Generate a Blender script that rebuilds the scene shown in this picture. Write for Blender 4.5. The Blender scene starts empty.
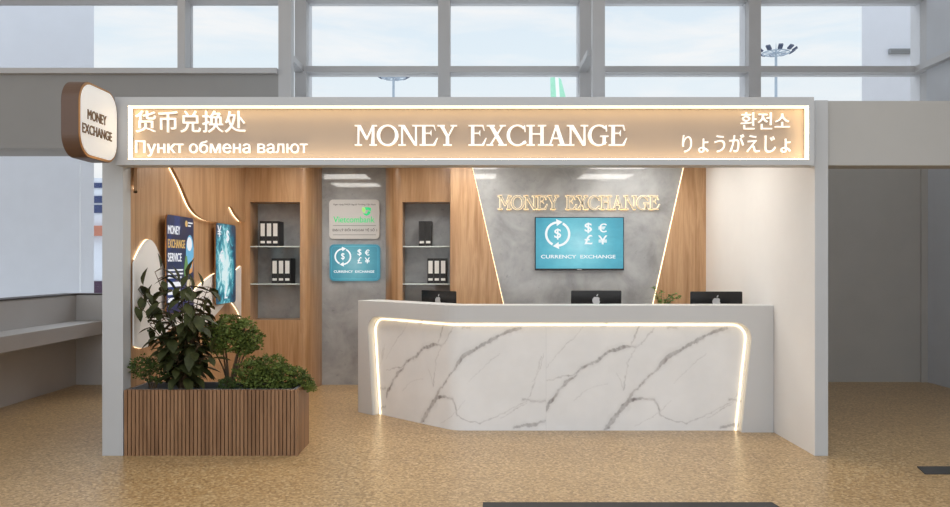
import bpy, math, random
from mathutils import Vector, Matrix, noise
random.seed(7)
sc = bpy.context.scene
COL = sc.collection
PI = math.pi
D0, EYE, FPX, CX, CY = 6.6, 1.62, 790.0, 476.0, 262.0   # viewing distance, eye height, focal length in px, vanishing point

def at(px, py, Y):
    """point of the place that a pixel of the photograph shows at depth Y"""
    k = (D0 + Y) / FPX
    return Vector(((px - CX) * k, Y, EYE + (CY - py) * k))

# ------------------------------------------------------------------ materials
def lin(c):
    c = c / 255.0
    return c / 12.92 if c <= 0.04045 else ((c + 0.055) / 1.055) ** 2.4
def rgb(r, g, b): return (lin(r), lin(g), lin(b), 1.0)

def base_mat(name):
    m = bpy.data.materials.new(name); m.use_nodes = True
    nt = m.node_tree
    return m, nt, nt.nodes['Principled BSDF'], nt.nodes['Material Output']

def ramp(nt, fac, stops):
    r = nt.nodes.new('ShaderNodeValToRGB')
    e = r.color_ramp.elements
    while len(e) > 1: e.remove(e[-1])
    e[0].position, e[0].color = stops[0]
    for p, c in stops[1:]:
        x = e.new(p); x.color = c
    nt.links.new(fac, r.inputs[0])
    return r.outputs[0]

def coords(nt, scale=(1, 1, 1), rot=(0, 0, 0), loc=(0, 0, 0)):
    t = nt.nodes.new('ShaderNodeTexCoord'); mp = nt.nodes.new('ShaderNodeMapping')
    mp.inputs['Scale'].default_value = scale; mp.inputs['Rotation'].default_value = rot; mp.inputs['Location'].default_value = loc
    nt.links.new(t.outputs['Object'], mp.inputs[0])
    return mp.outputs[0]

def noise_tex(nt, vec, scale, detail=4, rough=0.5, dist=0.0):
    n = nt.nodes.new('ShaderNodeTexNoise')
    n.inputs['Scale'].default_value = scale; n.inputs['Detail'].default_value = detail
    n.inputs['Roughness'].default_value = rough; n.inputs['Distortion'].default_value = dist
    nt.links.new(vec, n.inputs['Vector'])
    return n.outputs[0]

def mix(nt, fac, a, b, mode='MIX'):
    n = nt.nodes.new('ShaderNodeMix'); n.data_type = 'RGBA'; n.blend_type = mode
    for s, v in ((0, fac), (6, a), (7, b)):
        if hasattr(v, 'is_linked'): nt.links.new(v, n.inputs[s])
        else: n.inputs[s].default_value = v
    return n.outputs[2]

def bump(nt, b, h, strength, dist=0.01):
    n = nt.nodes.new('ShaderNodeBump'); n.inputs['Strength'].default_value = strength; n.inputs['Distance'].default_value = dist
    nt.links.new(h, n.inputs['Height']); nt.links.new(n.outputs[0], b.inputs['Normal'])

def paint(name, col, rough=0.5, metal=0.0, var=0.04, spec=0.5, coat=0.0):
    m, nt, b, o = base_mat(name)
    f = noise_tex(nt, coords(nt), 3.0, 3)
    d = tuple(c * (1 - var) for c in col[:3]) + (1,); l = tuple(min(1, c * (1 + var)) for c in col[:3]) + (1,)
    nt.links.new(ramp(nt, f, [(0.3, d), (0.7, l)]), b.inputs['Base Color'])
    b.inputs['Roughness'].default_value = rough; b.inputs['Metallic'].default_value = metal
    b.inputs['Specular IOR Level'].default_value = spec; b.inputs['Coat Weight'].default_value = coat
    b.inputs['Coat Roughness'].default_value = 0.1
    return m

def glow(name, col, strength, base=None):
    m, nt, b, o = base_mat(name)
    b.inputs['Base Color'].default_value = base or col; b.inputs['Roughness'].default_value = 0.5
    b.inputs['Emission Color'].default_value = col; b.inputs['Emission Strength'].default_value = strength
    return m

def wood(name, dark, mid, light, grain=1.0, rough=0.42, axis='Z', coat=0.0):
    m, nt, b, o = base_mat(name)
    s = {'Z': (9, 9, 0.55), 'X': (0.55, 9, 9)}[axis]
    v = coords(nt, s)
    big = noise_tex(nt, v, 1.2 * grain, 5, 0.55, 0.6)
    c1 = ramp(nt, big, [(0.30, dark), (0.46, mid), (0.56, light), (0.63, mid), (0.72, light)])
    s2 = {'Z': (60, 60, 1.4), 'X': (1.4, 60, 60)}[axis]
    fine = noise_tex(nt, coords(nt, s2), 3.0, 3, 0.6)
    c2 = ramp(nt, fine, [(0.35, (0.86, 0.83, 0.80, 1)), (0.6, (1, 1, 1, 1))])
    nt.links.new(mix(nt, 0.8, c1, c2, 'MULTIPLY'), b.inputs['Base Color'])
    b.inputs['Roughness'].default_value = rough
    b.inputs['Coat Weight'].default_value = coat; b.inputs['Coat Roughness'].default_value = 0.12
    bump(nt, b, fine, 0.15, 0.002)
    return m

def concrete(name, coat=0.9):
    m, nt, b, o = base_mat(name)
    v = coords(nt, (1, 1, 1))
    a = noise_tex(nt, v, 2.2, 9, 0.62, 0.35)
    c = ramp(nt, a, [(0.28, rgb(120, 122, 124)), (0.45, rgb(150, 152, 154)), (0.6, rgb(168, 170, 172)), (0.8, rgb(184, 186, 187))])
    sp = noise_tex(nt, v, 14, 5, 0.7)
    s = ramp(nt, sp, [(0.26, (0.72, 0.72, 0.72, 1)), (0.38, (1, 1, 1, 1))])
    nt.links.new(mix(nt, 1.0, c, s, 'MULTIPLY'), b.inputs['Base Color'])
    b.inputs['Roughness'].default_value = 0.45
    b.inputs['Coat Weight'].default_value = coat; b.inputs['Coat Roughness'].default_value = 0.035; b.inputs['Coat IOR'].default_value = 1.6
    bump(nt, b, a, 0.05, 0.004)
    return m

def floor_mat():
    m, nt, b, o = base_mat('speckled_tan_floor')
    v = coords(nt)
    vo = nt.nodes.new('ShaderNodeTexVoronoi'); vo.inputs['Scale'].default_value = 55
    nt.links.new(v, vo.inputs['Vector'])
    chips = ramp(nt, vo.outputs['Color'], [(0.0, rgb(146, 115, 76)), (0.35, rgb(182, 148, 101)), (0.65, rgb(200, 167, 119)), (1.0, rgb(224, 197, 152))])
    n = noise_tex(nt, v, 38, 3, 0.7)
    dirt = ramp(nt, n, [(0.33, (0.62, 0.57, 0.5, 1)), (0.52, (1, 1, 1, 1))])
    col = mix(nt, 1.0, chips, dirt, 'MULTIPLY')
    cl = noise_tex(nt, v, 1.1, 3)
    big = ramp(nt, cl, [(0.3, (0.9, 0.88, 0.86, 1)), (0.7, (1, 1, 1, 1))])
    nt.links.new(mix(nt, 1.0, col, big, 'MULTIPLY'), b.inputs['Base Color'])
    b.inputs['Roughness'].default_value = 0.30
    b.inputs['Specular IOR Level'].default_value = 0.5
    bump(nt, b, n, 0.10, 0.003)
    return m

def clear_glass(name, gloss=0.06, tint=(1, 1, 1, 1)):
    m, nt, b, o = base_mat(name)
    nt.nodes.remove(b)
    t = nt.nodes.new('ShaderNodeBsdfTransparent'); t.inputs[0].default_value = tint
    g = nt.nodes.new('ShaderNodeBsdfGlossy'); g.inputs['Roughness'].default_value = 0.02
    f = nt.nodes.new('ShaderNodeFresnel'); f.inputs[0].default_value = 1.0 + gloss * 5
    mx = nt.nodes.new('ShaderNodeMixShader')
    nt.links.new(f.outputs[0], mx.inputs[0]); nt.links.new(t.outputs[0], mx.inputs[1]); nt.links.new(g.outputs[0], mx.inputs[2])
    nt.links.new(mx.outputs[0], o.inputs[0])
    return m

def marble_mat():
    m, nt, b, o = base_mat('white_marble')
    a = nt.nodes.new('ShaderNodeAttribute'); a.attribute_name = 'vein'
    c = noise_tex(nt, coords(nt), 2.5, 6, 0.6)
    white = ramp(nt, c, [(0.3, rgb(236, 235, 234)), (0.7, rgb(246, 245, 244))])
    fac = nt.nodes.new('ShaderNodeSeparateColor'); nt.links.new(a.outputs['Color'], fac.inputs[0])
    nt.links.new(mix(nt, fac.outputs[0], white, rgb(128, 120, 119)), b.inputs['Base Color'])
    b.inputs['Roughness'].default_value = 0.3
    return m

def leaf_mat(name, c1, c2, c3):
    m, nt, b, o = base_mat(name)
    n = noise_tex(nt, coords(nt), 9, 4, 0.6)
    nt.links.new(ramp(nt, n, [(0.3, c1), (0.5, c2), (0.7, c3)]), b.inputs['Base Color'])
    b.inputs['Roughness'].default_value = 0.6; b.inputs['Specular IOR Level'].default_value = 0.3
    b.inputs['Subsurface Weight'].default_value = 0.0
    return m

def screen_mat(name, strength, scale=1.0):
    """cyan display picture: bright in the middle, faint blotches"""
    m, nt, b, o = base_mat(name)
    t = nt.nodes.new('ShaderNodeTexCoord')
    g = nt.nodes.new('ShaderNodeVectorMath'); g.operation = 'DISTANCE'; g.inputs[1].default_value = (0.5, 0.5, 0.5)
    fl_ = nt.nodes.new('ShaderNodeVectorMath'); fl_.operation = 'MULTIPLY_ADD'; fl_.inputs[1].default_value = (1, 0, 0.6); fl_.inputs[2].default_value = (0, 0.5, 0.2)
    nt.links.new(t.outputs['Generated'], fl_.inputs[0]); nt.links.new(fl_.outputs[0], g.inputs[0])
    c = ramp(nt, g.outputs['Value'], [(0.0, rgb(158, 218, 228)), (0.2, rgb(112, 196, 210)), (0.42, rgb(72, 168, 188)), (0.6, rgb(58, 150, 174))])
    n = noise_tex(nt, t.outputs['Generated'], 7, 6, 0.65)
    s = ramp(nt, n, [(0.35, (0.86, 0.9, 0.92, 1)), (0.65, (1.08, 1.06, 1.05, 1))])
    col = mix(nt, 1.0, c, s, 'MULTIPLY')
    b.inputs['Base Color'].default_value = (0.02, 0.03, 0.04, 1); b.inputs['Roughness'].default_value = 0.25
    nt.links.new(col, b.inputs['Emission Color']); b.inputs['Emission Strength'].default_value = strength
    return m

def poster_mat(name, stops, strength, scale=3.0, dist=1.2):
    m, nt, b, o = base_mat(name)
    t = nt.nodes.new('ShaderNodeTexCoord')
    n = noise_tex(nt, t.outputs['Generated'], scale, 7, 0.68, dist)
    c = ramp(nt, n, stops)
    b.inputs['Base Color'].default_value = (0.02, 0.02, 0.03, 1); b.inputs['Roughness'].default_value = 0.3
    nt.links.new(c, b.inputs['Emission Color']); b.inputs['Emission Strength'].default_value = strength
    return m

def smoke_mat(name, strength):
    m, nt, b, o = base_mat(name)
    t = nt.nodes.new('ShaderNodeTexCoord')
    ma = nt.nodes.new('ShaderNodeVectorMath'); ma.operation = 'MULTIPLY_ADD'; ma.inputs[1].default_value = (0, 1.5, 1.0); ma.inputs[2].default_value = (0.5, -0.16, 0.05)
    nt.links.new(t.outputs['Generated'], ma.inputs[0])
    g = nt.nodes.new('ShaderNodeVectorMath'); g.operation = 'DISTANCE'; g.inputs[1].default_value = (0.5, 0.5, 0.5)
    nt.links.new(ma.outputs[0], g.inputs[0])
    n = noise_tex(nt, t.outputs['Generated'], 4.5, 9, 0.72, 1.6)
    k = nt.nodes.new('ShaderNodeMath'); k.operation = 'MULTIPLY_ADD'; k.inputs[1].default_value = 1.9; k.inputs[2].default_value = 0.10
    nt.links.new(n, k.inputs[0])
    q = nt.nodes.new('ShaderNodeMath'); q.operation = 'SUBTRACT'; nt.links.new(k.outputs[0], q.inputs[0]); nt.links.new(g.outputs['Value'], q.inputs[1])
    c = ramp(nt, q.outputs[0], [(0.14, rgb(4, 30, 56)), (0.38, rgb(8, 84, 110)), (0.54, rgb(30, 140, 158)), (0.66, rgb(136, 212, 218)), (0.82, rgb(222, 244, 246))])
    b.inputs['Base Color'].default_value = (0.02, 0.02, 0.03, 1); b.inputs['Roughness'].default_value = 0.3
    nt.links.new(c, b.inputs['Emission Color']); b.inputs['Emission Strength'].default_value = strength
    return m

M = {}
M['grey_metal'] = paint('grey_painted_metal', rgb(188, 189, 190), 0.42, 0, 0.02)
M['frame_grey'] = paint('window_frame_grey', rgb(190, 191, 194), 0.5, 0, 0.02)
M['bulk_grey'] = paint('bulkhead_grey', rgb(150, 150, 150), 0.6, 0, 0.02)
M['beam_grey'] = paint('beam_warm_grey', rgb(178, 176, 172), 0.6, 0, 0.02)
M['wall_grey'] = paint('terminal_wall_grey', rgb(172, 169, 164), 0.65, 0, 0.03)
M['wall_blue'] = paint('terminal_wall_blue_grey', rgb(192, 196, 203), 0.6, 0, 0.02)
M['ledge'] = paint('ledge_grey', rgb(188, 186, 184), 0.5, 0, 0.02)
M['white_wall'] = paint('white_wall_paint', rgb(232, 229, 226), 0.55, 0, 0.015)
M['white_out'] = paint('white_cladding_outside', rgb(204, 210, 220), 0.6, 0, 0.02)
M['white_panel'] = paint('white_lacquer_panel', rgb(236, 234, 232), 0.4, 0, 0.01)
M['shell'] = paint('counter_light_grey', rgb(208, 208, 208), 0.38, 0, 0.01)
M['ceiling'] = paint('ceiling_white', rgb(222, 220, 216), 0.6, 0, 0.02)
M['dark'] = paint('black_plastic', rgb(24, 24, 26), 0.4, 0, 0.1)
M['black_gloss'] = paint('black_gloss', rgb(14, 14, 16), 0.18, 0, 0.1)
M['dark_frame'] = paint('dark_brown_frame', rgb(62, 56, 54), 0.5, 0, 0.05)
M['mat'] = paint('dark_charcoal_mat', rgb(62, 60, 58), 0.85, 0, 0.15)
M['binder'] = paint('binder_black', rgb(32, 32, 34), 0.5, 0, 0.1)
M['label_white'] = paint('label_paper', rgb(226, 226, 224), 0.7, 0, 0.02)
M['brown'] = paint('brown_sign_case', rgb(98, 74, 60), 0.4, 0, 0.05)
M['gold'] = paint('bronze_trim', rgb(176, 128, 78), 0.3, 0.7, 0.05)
M['silver'] = paint('silver_logo', rgb(200, 200, 202), 0.3, 0.3, 0.02)
M['soil'] = paint('dark_soil', rgb(46, 40, 34), 0.9, 0, 0.4)
M['liner'] = paint('planter_liner_grey', rgb(104, 104, 106), 0.5, 0, 0.05)
M['oak'] = wood('oak_panel', rgb(154, 114, 76), rgb(176, 136, 97), rgb(190, 152, 114), 1.0, 0.38, 'Z', 0.25)
M['oak2'] = wood('oak_panel_pale', rgb(160, 121, 84), rgb(183, 144, 106), rgb(198, 161, 123), 1.25, 0.4, 'Z', 0.2)
M['walnut'] = wood('walnut_slats', rgb(114, 82, 56), rgb(136, 100, 70), rgb(156, 118, 86), 1.0, 0.5, 'Z')
M['bark'] = wood('bark', rgb(54, 42, 30), rgb(88, 70, 50), rgb(110, 90, 66), 3, 0.8)
M['concrete'] = concrete('polished_concrete')
M['floor'] = floor_mat()
M['marble'] = marble_mat()
M['glass'] = clear_glass('window_glass', 0.03)
M['shelf_glass'] = clear_glass('shelf_glass', 0.10, (0.82, 0.9, 0.88, 1))
M['edge'] = paint('shelf_glint_paint', rgb(206, 216, 212), 0.12, 0, 0.05, 0.8)  # pale paint stands in for the bright glint along the shelf fronts
M['sign_tan'] = paint('fascia_tan_panel', rgb(176, 156, 138), 0.5, 0, 0.02)
M['led'] = glow('warm_led', (1.0, 0.82, 0.54, 1), 2.6)
M['led_fascia'] = glow('fascia_led', (1.0, 0.83, 0.54, 1), 5.0)
M['led_soft'] = glow('warm_led_soft', (1.0, 0.80, 0.52, 1), 2.2)
M['halo'] = glow('letter_halo', (1.0, 0.82, 0.54, 1), 1.0)
M['letter_lit'] = glow('lit_white_letter', (1.0, 0.98, 0.95, 1), 0.22)
M['letter_grey'] = paint('letter_grey_face', rgb(186, 180, 168), 0.4, 0, 0.01)
M['panel_light'] = glow('ceiling_panel_light', (1.0, 0.965, 0.91, 1), 9.5)
M['sign_white'] = glow('lit_white_face', (0.95, 0.95, 0.95, 1), 0.14)
M['sign_text_brown'] = paint('sign_text_brown', rgb(120, 92, 66), 0.5)
M['sign_text_dark'] = paint('sign_text_dark', rgb(70, 70, 72), 0.5)
M['plate_grey'] = paint('plate_warm_grey', rgb(220, 221, 222), 0.4, 0, 0.01)
M['green'] = glow('plate_green', rgb(40, 205, 130), 0.45)
M['lime'] = glow('plate_lime', rgb(170, 240, 130), 0.45)
M['cyan_screen'] = screen_mat('cyan_screen', 1.0)
M['cyan_plate'] = screen_mat('cyan_plate', 0.62)
M['icon'] = glow('screen_icon_white', (0.93, 0.96, 0.97, 1), 0.95, (0.03, 0.03, 0.03, 1))
M['navy'] = poster_mat('navy_poster', [(0.3, rgb(10, 12, 52)), (0.5, rgb(16, 26, 84)), (0.62, rgb(22, 62, 140)), (0.75, rgb(14, 20, 70))], 0.6, 2.2)
M['teal'] = smoke_mat('teal_poster', 0.9)
M['p_gold'] = glow('poster_gold', rgb(232, 190, 110), 0.8, (0.03, 0.03, 0.03, 1))
M['p_white'] = glow('poster_white', (0.95, 0.96, 1.0, 1), 0.85, (0.03, 0.03, 0.03, 1))
M['p_sky'] = glow('poster_sky_blue', rgb(110, 190, 230), 0.8, (0.03, 0.03, 0.03, 1))
M['p_green'] = glow('poster_green', rgb(110, 160, 90), 0.7, (0.03, 0.03, 0.03, 1))
M['p_orange'] = glow('poster_orange', rgb(226, 160, 90), 0.8, (0.03, 0.03, 0.03, 1))
M['p_cream'] = glow('poster_cream', rgb(232, 214, 180), 0.8, (0.03, 0.03, 0.03, 1))
M['leaf_big'] = leaf_mat('ficus_leaf', rgb(40, 44, 20), rgb(56, 60, 28), rgb(76, 78, 40))
M['leaf_small'] = leaf_mat('shrub_leaf', rgb(62, 74, 30), rgb(92, 106, 46), rgb(128, 142, 72))
M['leaf_dark'] = leaf_mat('dark_shrub_leaf', rgb(44, 58, 26), rgb(70, 88, 40), rgb(98, 116, 56))
M['leaf_vase'] = leaf_mat('sprig_leaf', rgb(70, 104, 42), rgb(104, 140, 66), rgb(150, 176, 104))
M['ceramic'] = paint('white_ceramic', rgb(225, 225, 222), 0.3)
M['mast'] = paint('mast_grey', rgb(150, 164, 178), 0.6)
M['lamp_dark'] = paint('floodlight_dark_blue', rgb(50, 62, 88), 0.5)
M['tail_green'] = paint('aircraft_green', rgb(158, 218, 190), 0.5)
M['plane_white'] = paint('aircraft_white', rgb(236, 238, 240), 0.4)
M['far_blue'] = paint('far_blue_glass', rgb(34, 52, 98), 0.2)
M['far_dark'] = paint('far_dark_plum', rgb(62, 40, 62), 0.7)
M['far_red'] = paint('far_rust', rgb(170, 110, 90), 0.7)
M['vent_grey'] = paint('vent_grey', rgb(140, 144, 148), 0.6)
M['apron'] = paint('apron_grey', rgb(206, 206, 204), 0.9, 0, 0.06)

# ------------------------------------------------------------------ mesh builder
class MB:
    def __init__(s): s.v, s.f, s.m = [], [], []
    def add(s, vs, fs, mi=0):
        o = len(s.v); s.v += [tuple(v) for v in vs]
        for f in fs: s.f.append([i + o for i in f]); s.m.append(mi)
    def box(s, x0, x1, y0, y1, z0, z1, mi=0):
        p = [(x0, y0, z0), (x1, y0, z0), (x1, y1, z0), (x0, y1, z0), (x0, y0, z1), (x1, y0, z1), (x1, y1, z1), (x0, y1, z1)]
        s.add(p, [(0, 3, 2, 1), (4, 5, 6, 7), (0, 1, 5, 4), (1, 2, 6, 5), (2, 3, 7, 6), (3, 0, 4, 7)], mi)
    def prism(s, pts, o, u, v, d, mi=0):
        """polygon pts (2-D, counter-clockwise seen against d's far side) on plane o+u,v pushed by vector d"""
        o, u, v, d = Vector(o), Vector(u), Vector(v), Vector(d)
        n = len(pts)
        a = [o + u * p[0] + v * p[1] for p in pts]; b = [q + d for q in a]
        area = sum(pts[i][0] * pts[(i + 1) % n][1] - pts[(i + 1) % n][0] * pts[i][1] for i in range(n))
        flip = (u.cross(v).dot(d) > 0) == (area > 0)
        fa = list(range(n)); fb = list(range(n, 2 * n))
        fs = [fa[::-1] if flip else fa, fb if flip else fb[::-1]]
        for i in range(n):
            j = (i + 1) % n
            q = [i, j, n + j, n + i]
            fs.append(q if flip else q[::-1])
        s.add(a + b, fs, mi)
    def tube(s, pts, rad, n=8, mi=0, close=True):
        pts = [Vector(p) for p in pts]
        if not isinstance(rad, (list, tuple)): rad = [rad] * len(pts)
        rings = []; ref = None
        for i, p in enumerate(pts):
            t = (pts[min(i + 1, len(pts) - 1)] - pts[max(i - 1, 0)]).normalized()
            if ref is None: ref = Vector((1, 0, 0)) if abs(t.x) < 0.9 else Vector((0, 1, 0))
            a = (ref - t * ref.dot(t)).normalized(); ref = a; b = t.cross(a)
            rings.append([p + (a * math.cos(2 * PI * k / n) + b * math.sin(2 * PI * k / n)) * rad[i] for k in range(n)])
        vs = [q for r in rings for q in r]; fs = []
        for i in range(len(pts) - 1):
            for k in range(n):
                fs.append((i * n + k, i * n + (k + 1) % n, (i + 1) * n + (k + 1) % n, (i + 1) * n + k))
        if close: fs += [tuple(range(n))[::-1], tuple(range((len(pts) - 1) * n, len(pts) * n))]
        s.add(vs, fs, mi)
    def lathe(s, prof, c, n=24, mi=0):
        c = Vector(c); vs = []; fs = []
        for r, z in prof:
            for k in range(n): vs.append(c + Vector((r * math.cos(2 * PI * k / n), r * math.sin(2 * PI * k / n), z)))
        for i in range(len(prof) - 1):
            for k in range(n): fs.append((i * n + k, i * n + (k + 1) % n, (i + 1) * n + (k + 1) % n, (i + 1) * n + k))
        fs += [tuple(range(n))[::-1], tuple(range((len(prof) - 1) * n, len(prof) * n))]
        s.add(vs, fs, mi)
    def build(s, name, mats, parent=None, bevel=0.0, smooth=False, local=False):
        me = bpy.data.meshes.new(name); me.from_pydata(s.v, [], s.f)
        if not isinstance(mats, (list, tuple)): mats = [mats]
        for m in mats: me.materials.append(m)
        me.polygons.foreach_set('material_index', s.m)
        if smooth: me.polygons.foreach_set('use_smooth', [True] * len(me.polygons))
        me.update()
        o = bpy.data.objects.new(name, me); COL.objects.link(o)
        if parent is not None:
            o.parent = parent
            if not local:
                w = Vector((0, 0, 0)); p = parent
                while p: w += p.location; p = p.parent
                me.transform(Matrix.Translation(-w))
        if bevel:
            b = o.modifiers.new('bevel', 'BEVEL'); b.width = bevel; b.segments = 2; b.limit_method = 'ANGLE'
        return o

def tag(o, label, cat, group=None):
    o['label'] = label; o['category'] = cat
    if group: o['group'] = group
    return o
def thing(name, label, cat, loc, group=None, rz=0):
    o = bpy.data.objects.new(name, None); COL.objects.link(o); o.location = loc; o.rotation_euler = (0, 0, rz)
    o.empty_display_size = 0.1
    return tag(o, label, cat, group)
def struct(o): o['kind'] = 'structure'; return o
def sroot(name, loc=(0, 0, 0)):
    o = bpy.data.objects.new(name, None); COL.objects.link(o); o.location = loc; o['kind'] = 'structure'; return o
def dup(root, loc, label=None, rz=None):
    r = root.copy(); COL.objects.link(r); r.location = loc
    if rz is not None: r.rotation_euler = (0, 0, rz)
    if label: r['label'] = label
    for ch in list(root.children):
        c = ch.copy(); COL.objects.link(c); c.parent = r
        for g in list(ch.children):
            d = g.copy(); COL.objects.link(d); d.parent = c
    return r

def rrect(x0, y0, x1, y1, r, n=8):
    pts = []
    for cx, cy, a0 in ((x1 - r, y0 + r, -90), (x1 - r, y1 - r, 0), (x0 + r, y1 - r, 90), (x0 + r, y0 + r, 180)):
        for k in range(n + 1):
            a = math.radians(a0 + 90 * k / n); pts.append((cx + r * math.cos(a), cy + r * math.sin(a)))
    return pts
def ell(cx, cy, rx, ry, n=28): return [(cx + rx * math.cos(2 * PI * k / n), cy + ry * math.sin(2 * PI * k / n)) for k in range(n)]

def smooth_curve(pts, n=8):
    """Catmull-Rom through 2-D points"""
    out = []
    P = [pts[0]] + list(pts) + [pts[-1]]
    for i in range(1, len(P) - 2):
        p0, p1, p2, p3 = P[i - 1], P[i], P[i + 1], P[i + 2]
        for k in range(n):
            t = k / n
            out.append(tuple(0.5 * (2 * p1[j] + (p2[j] - p0[j]) * t + (2 * p0[j] - 5 * p1[j] + 4 * p2[j] - p3[j]) * t * t + (3 * p1[j] - p0[j] - 3 * p2[j] + p3[j]) * t ** 3) for j in (0, 1)))
    out.append(tuple(pts[-1]))
    return out

FX = dict(u=(1, 0, 0), v=(0, 0, 1), n=(0, -1, 0))      # lettering that faces the viewer (front)
SX = dict(u=(0, 1, 0), v=(0, 0, 1), n=(1, 0, 0))       # lettering on walls that face +X

def area2(p): return sum(p[i][0] * p[(i + 1) % len(p)][1] - p[(i + 1) % len(p)][0] * p[i][1] for i in range(len(p)))
def inside(q, p):
    r = False; n = len(p)
    for i in range(n):
        (x0, y0), (x1, y1) = p[i], p[(i + 1) % n]
        if (y0 > q[1]) != (y1 > q[1]) and q[0] < (x1 - x0) * (q[1] - y0) / (y1 - y0) + x0: r = not r
    return r
def filled(loops):
    """triangles of one outline with its holes, as 2-D points and faces"""
    c = bpy.data.curves.new('outline', 'CURVE'); c.dimensions = '2D'; c.fill_mode = 'BOTH'
    for l in loops:
        sp = c.splines.new('POLY'); sp.points.add(len(l) - 1)
        for p, q in zip(sp.points, l): p.co = (q[0], q[1], 0, 1)
        sp.use_cyclic_u = True
    t = bpy.data.objects.new('outline', c); COL.objects.link(t)
    dg = bpy.context.evaluated_depsgraph_get(); dg.update()
    me = bpy.data.meshes.new_from_object(t.evaluated_get(dg))
    vs = [(v.co.x, v.co.y) for v in me.vertices]; fs = []
    for p in me.polygons:
        f = list(p.vertices)
        fs.append(f if area2([vs[i] for i in f]) > 0 else f[::-1])
    bpy.data.objects.remove(t); bpy.data.meshes.remove(me); bpy.data.curves.remove(c)
    return vs, fs
def simple_loops(p):
    """cuts an outline that crosses itself into loops that do not"""
    n = len(p)
    for i in range(n):
        a, b = p[i], p[(i + 1) % n]
        for j in range(i + 2, n):
            if i == 0 and j == n - 1: continue
            c, d = p[j], p[(j + 1) % n]
            rx, ry, sx, sy = b[0] - a[0], b[1] - a[1], d[0] - c[0], d[1] - c[1]
            k = rx * sy - ry * sx
            if abs(k) < 1e-12: continue
            t = ((c[0] - a[0]) * sy - (c[1] - a[1]) * sx) / k; u = ((c[0] - a[0]) * ry - (c[1] - a[1]) * rx) / k
            if 1e-6 < t < 1 - 1e-6 and 1e-6 < u < 1 - 1e-6:
                x = (a[0] + rx * t, a[1] + ry * t)
                return simple_loops([x] + p[i + 1:j + 1]) + simple_loops([x] + p[j + 1:] + p[:i + 1])
    return [p] if len(p) > 2 and abs(area2(p)) > 1e-5 else []
def outlines(body):
    """closed 2-D outlines of a line of lettering, outers and holes"""
    c = bpy.data.curves.new('lettering', 'FONT'); c.body = body; c.size = 1
    t = bpy.data.objects.new('lettering', c); COL.objects.link(t)
    dg = bpy.context.evaluated_depsgraph_get(); dg.update()
    cv = t.evaluated_get(dg).to_curve(dg)
    res = []
    for sp in cv.splines:
        pts = []
        bp = sp.bezier_points; n = len(bp)
        if n < 2: continue
        for i in range(n):
            a, q = bp[i], bp[(i + 1) % n]
            p0, p1, p2, p3 = a.co.xy, a.handle_right.xy, q.handle_left.xy, q.co.xy
            ch = (p3 - p0).length
            flat_ = abs((p1 - p0).cross(p3 - p0)) + abs((p2 - p0).cross(p3 - p0)) < 1e-5 * max(ch, 1e-6)
            m = 1 if flat_ else 5
            for k in range(m):
                u = k / m
                pts.append(tuple(p0 * (1 - u) ** 3 + p1 * 3 * u * (1 - u) ** 2 + p2 * 3 * u * u * (1 - u) + p3 * u ** 3))
        cl_ = [p for i, p in enumerate(pts) if math.dist(p, pts[i - 1]) > 1e-5]
        if len(cl_) > 2: res += simple_loops(cl_)
    t.to_curve_clear() if hasattr(t, 'to_curve_clear') else None
    bpy.data.objects.remove(t); bpy.data.curves.remove(c)
    return res
def text(name, body, mat, parent, o, basis, x0, x1, y0, y1, depth=0.01, bold=0.0, split=False):
    """one line of lettering, fitted to x0..x1, y0..y1 on the plane o + u,v and raised by depth along n"""
    cs = outlines(body)
    def is_hole(p): return any(q is not p and area2(q) * area2(p) < 0 and abs(area2(q)) > abs(area2(p)) and all(inside(p[i], q) for i in range(0, len(p), max(1, len(p) // 4))) for q in cs)
    holes = [p for p in cs if is_hole(p)]; outs = [p for p in cs if p not in holes]
    al = [q for p in outs for q in p]
    ax, bx = min(q[0] for q in al), max(q[0] for q in al); ay, by = min(q[1] for q in al), max(q[1] for q in al)
    o, u, v_, n = Vector(o), Vector(basis['u']), Vector(basis['v']), Vector(basis['n'])
    def mp(p, d): return o + u * (x0 + (p[0] - ax) / (bx - ax) * (x1 - x0)) + v_ * (y0 + (p[1] - ay) / (by - ay) * (y1 - y0)) + n * d
    if split:                       # every character a mesh of its own
        ext = sorted((min(q[0] for q in p), max(q[0] for q in p), p) for p in outs)
        runs = []
        for a_, c_, p in ext:
            if runs and a_ < runs[-1][1] - 0.01: runs[-1][1] = max(runs[-1][1], c_); runs[-1][2].append(p)
            else: runs.append([a_, c_, [p]])
        groups = [r[2] for r in runs]
    else: groups = [outs]
    for gi, grp in enumerate(groups):
        r_ = letters_mesh(grp, holes, mp, depth, bold, cs if not split else grp + [h for h in holes if any(inside(h[0], p) for p in grp)]).build(name, mat, parent)
    return r_

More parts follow.
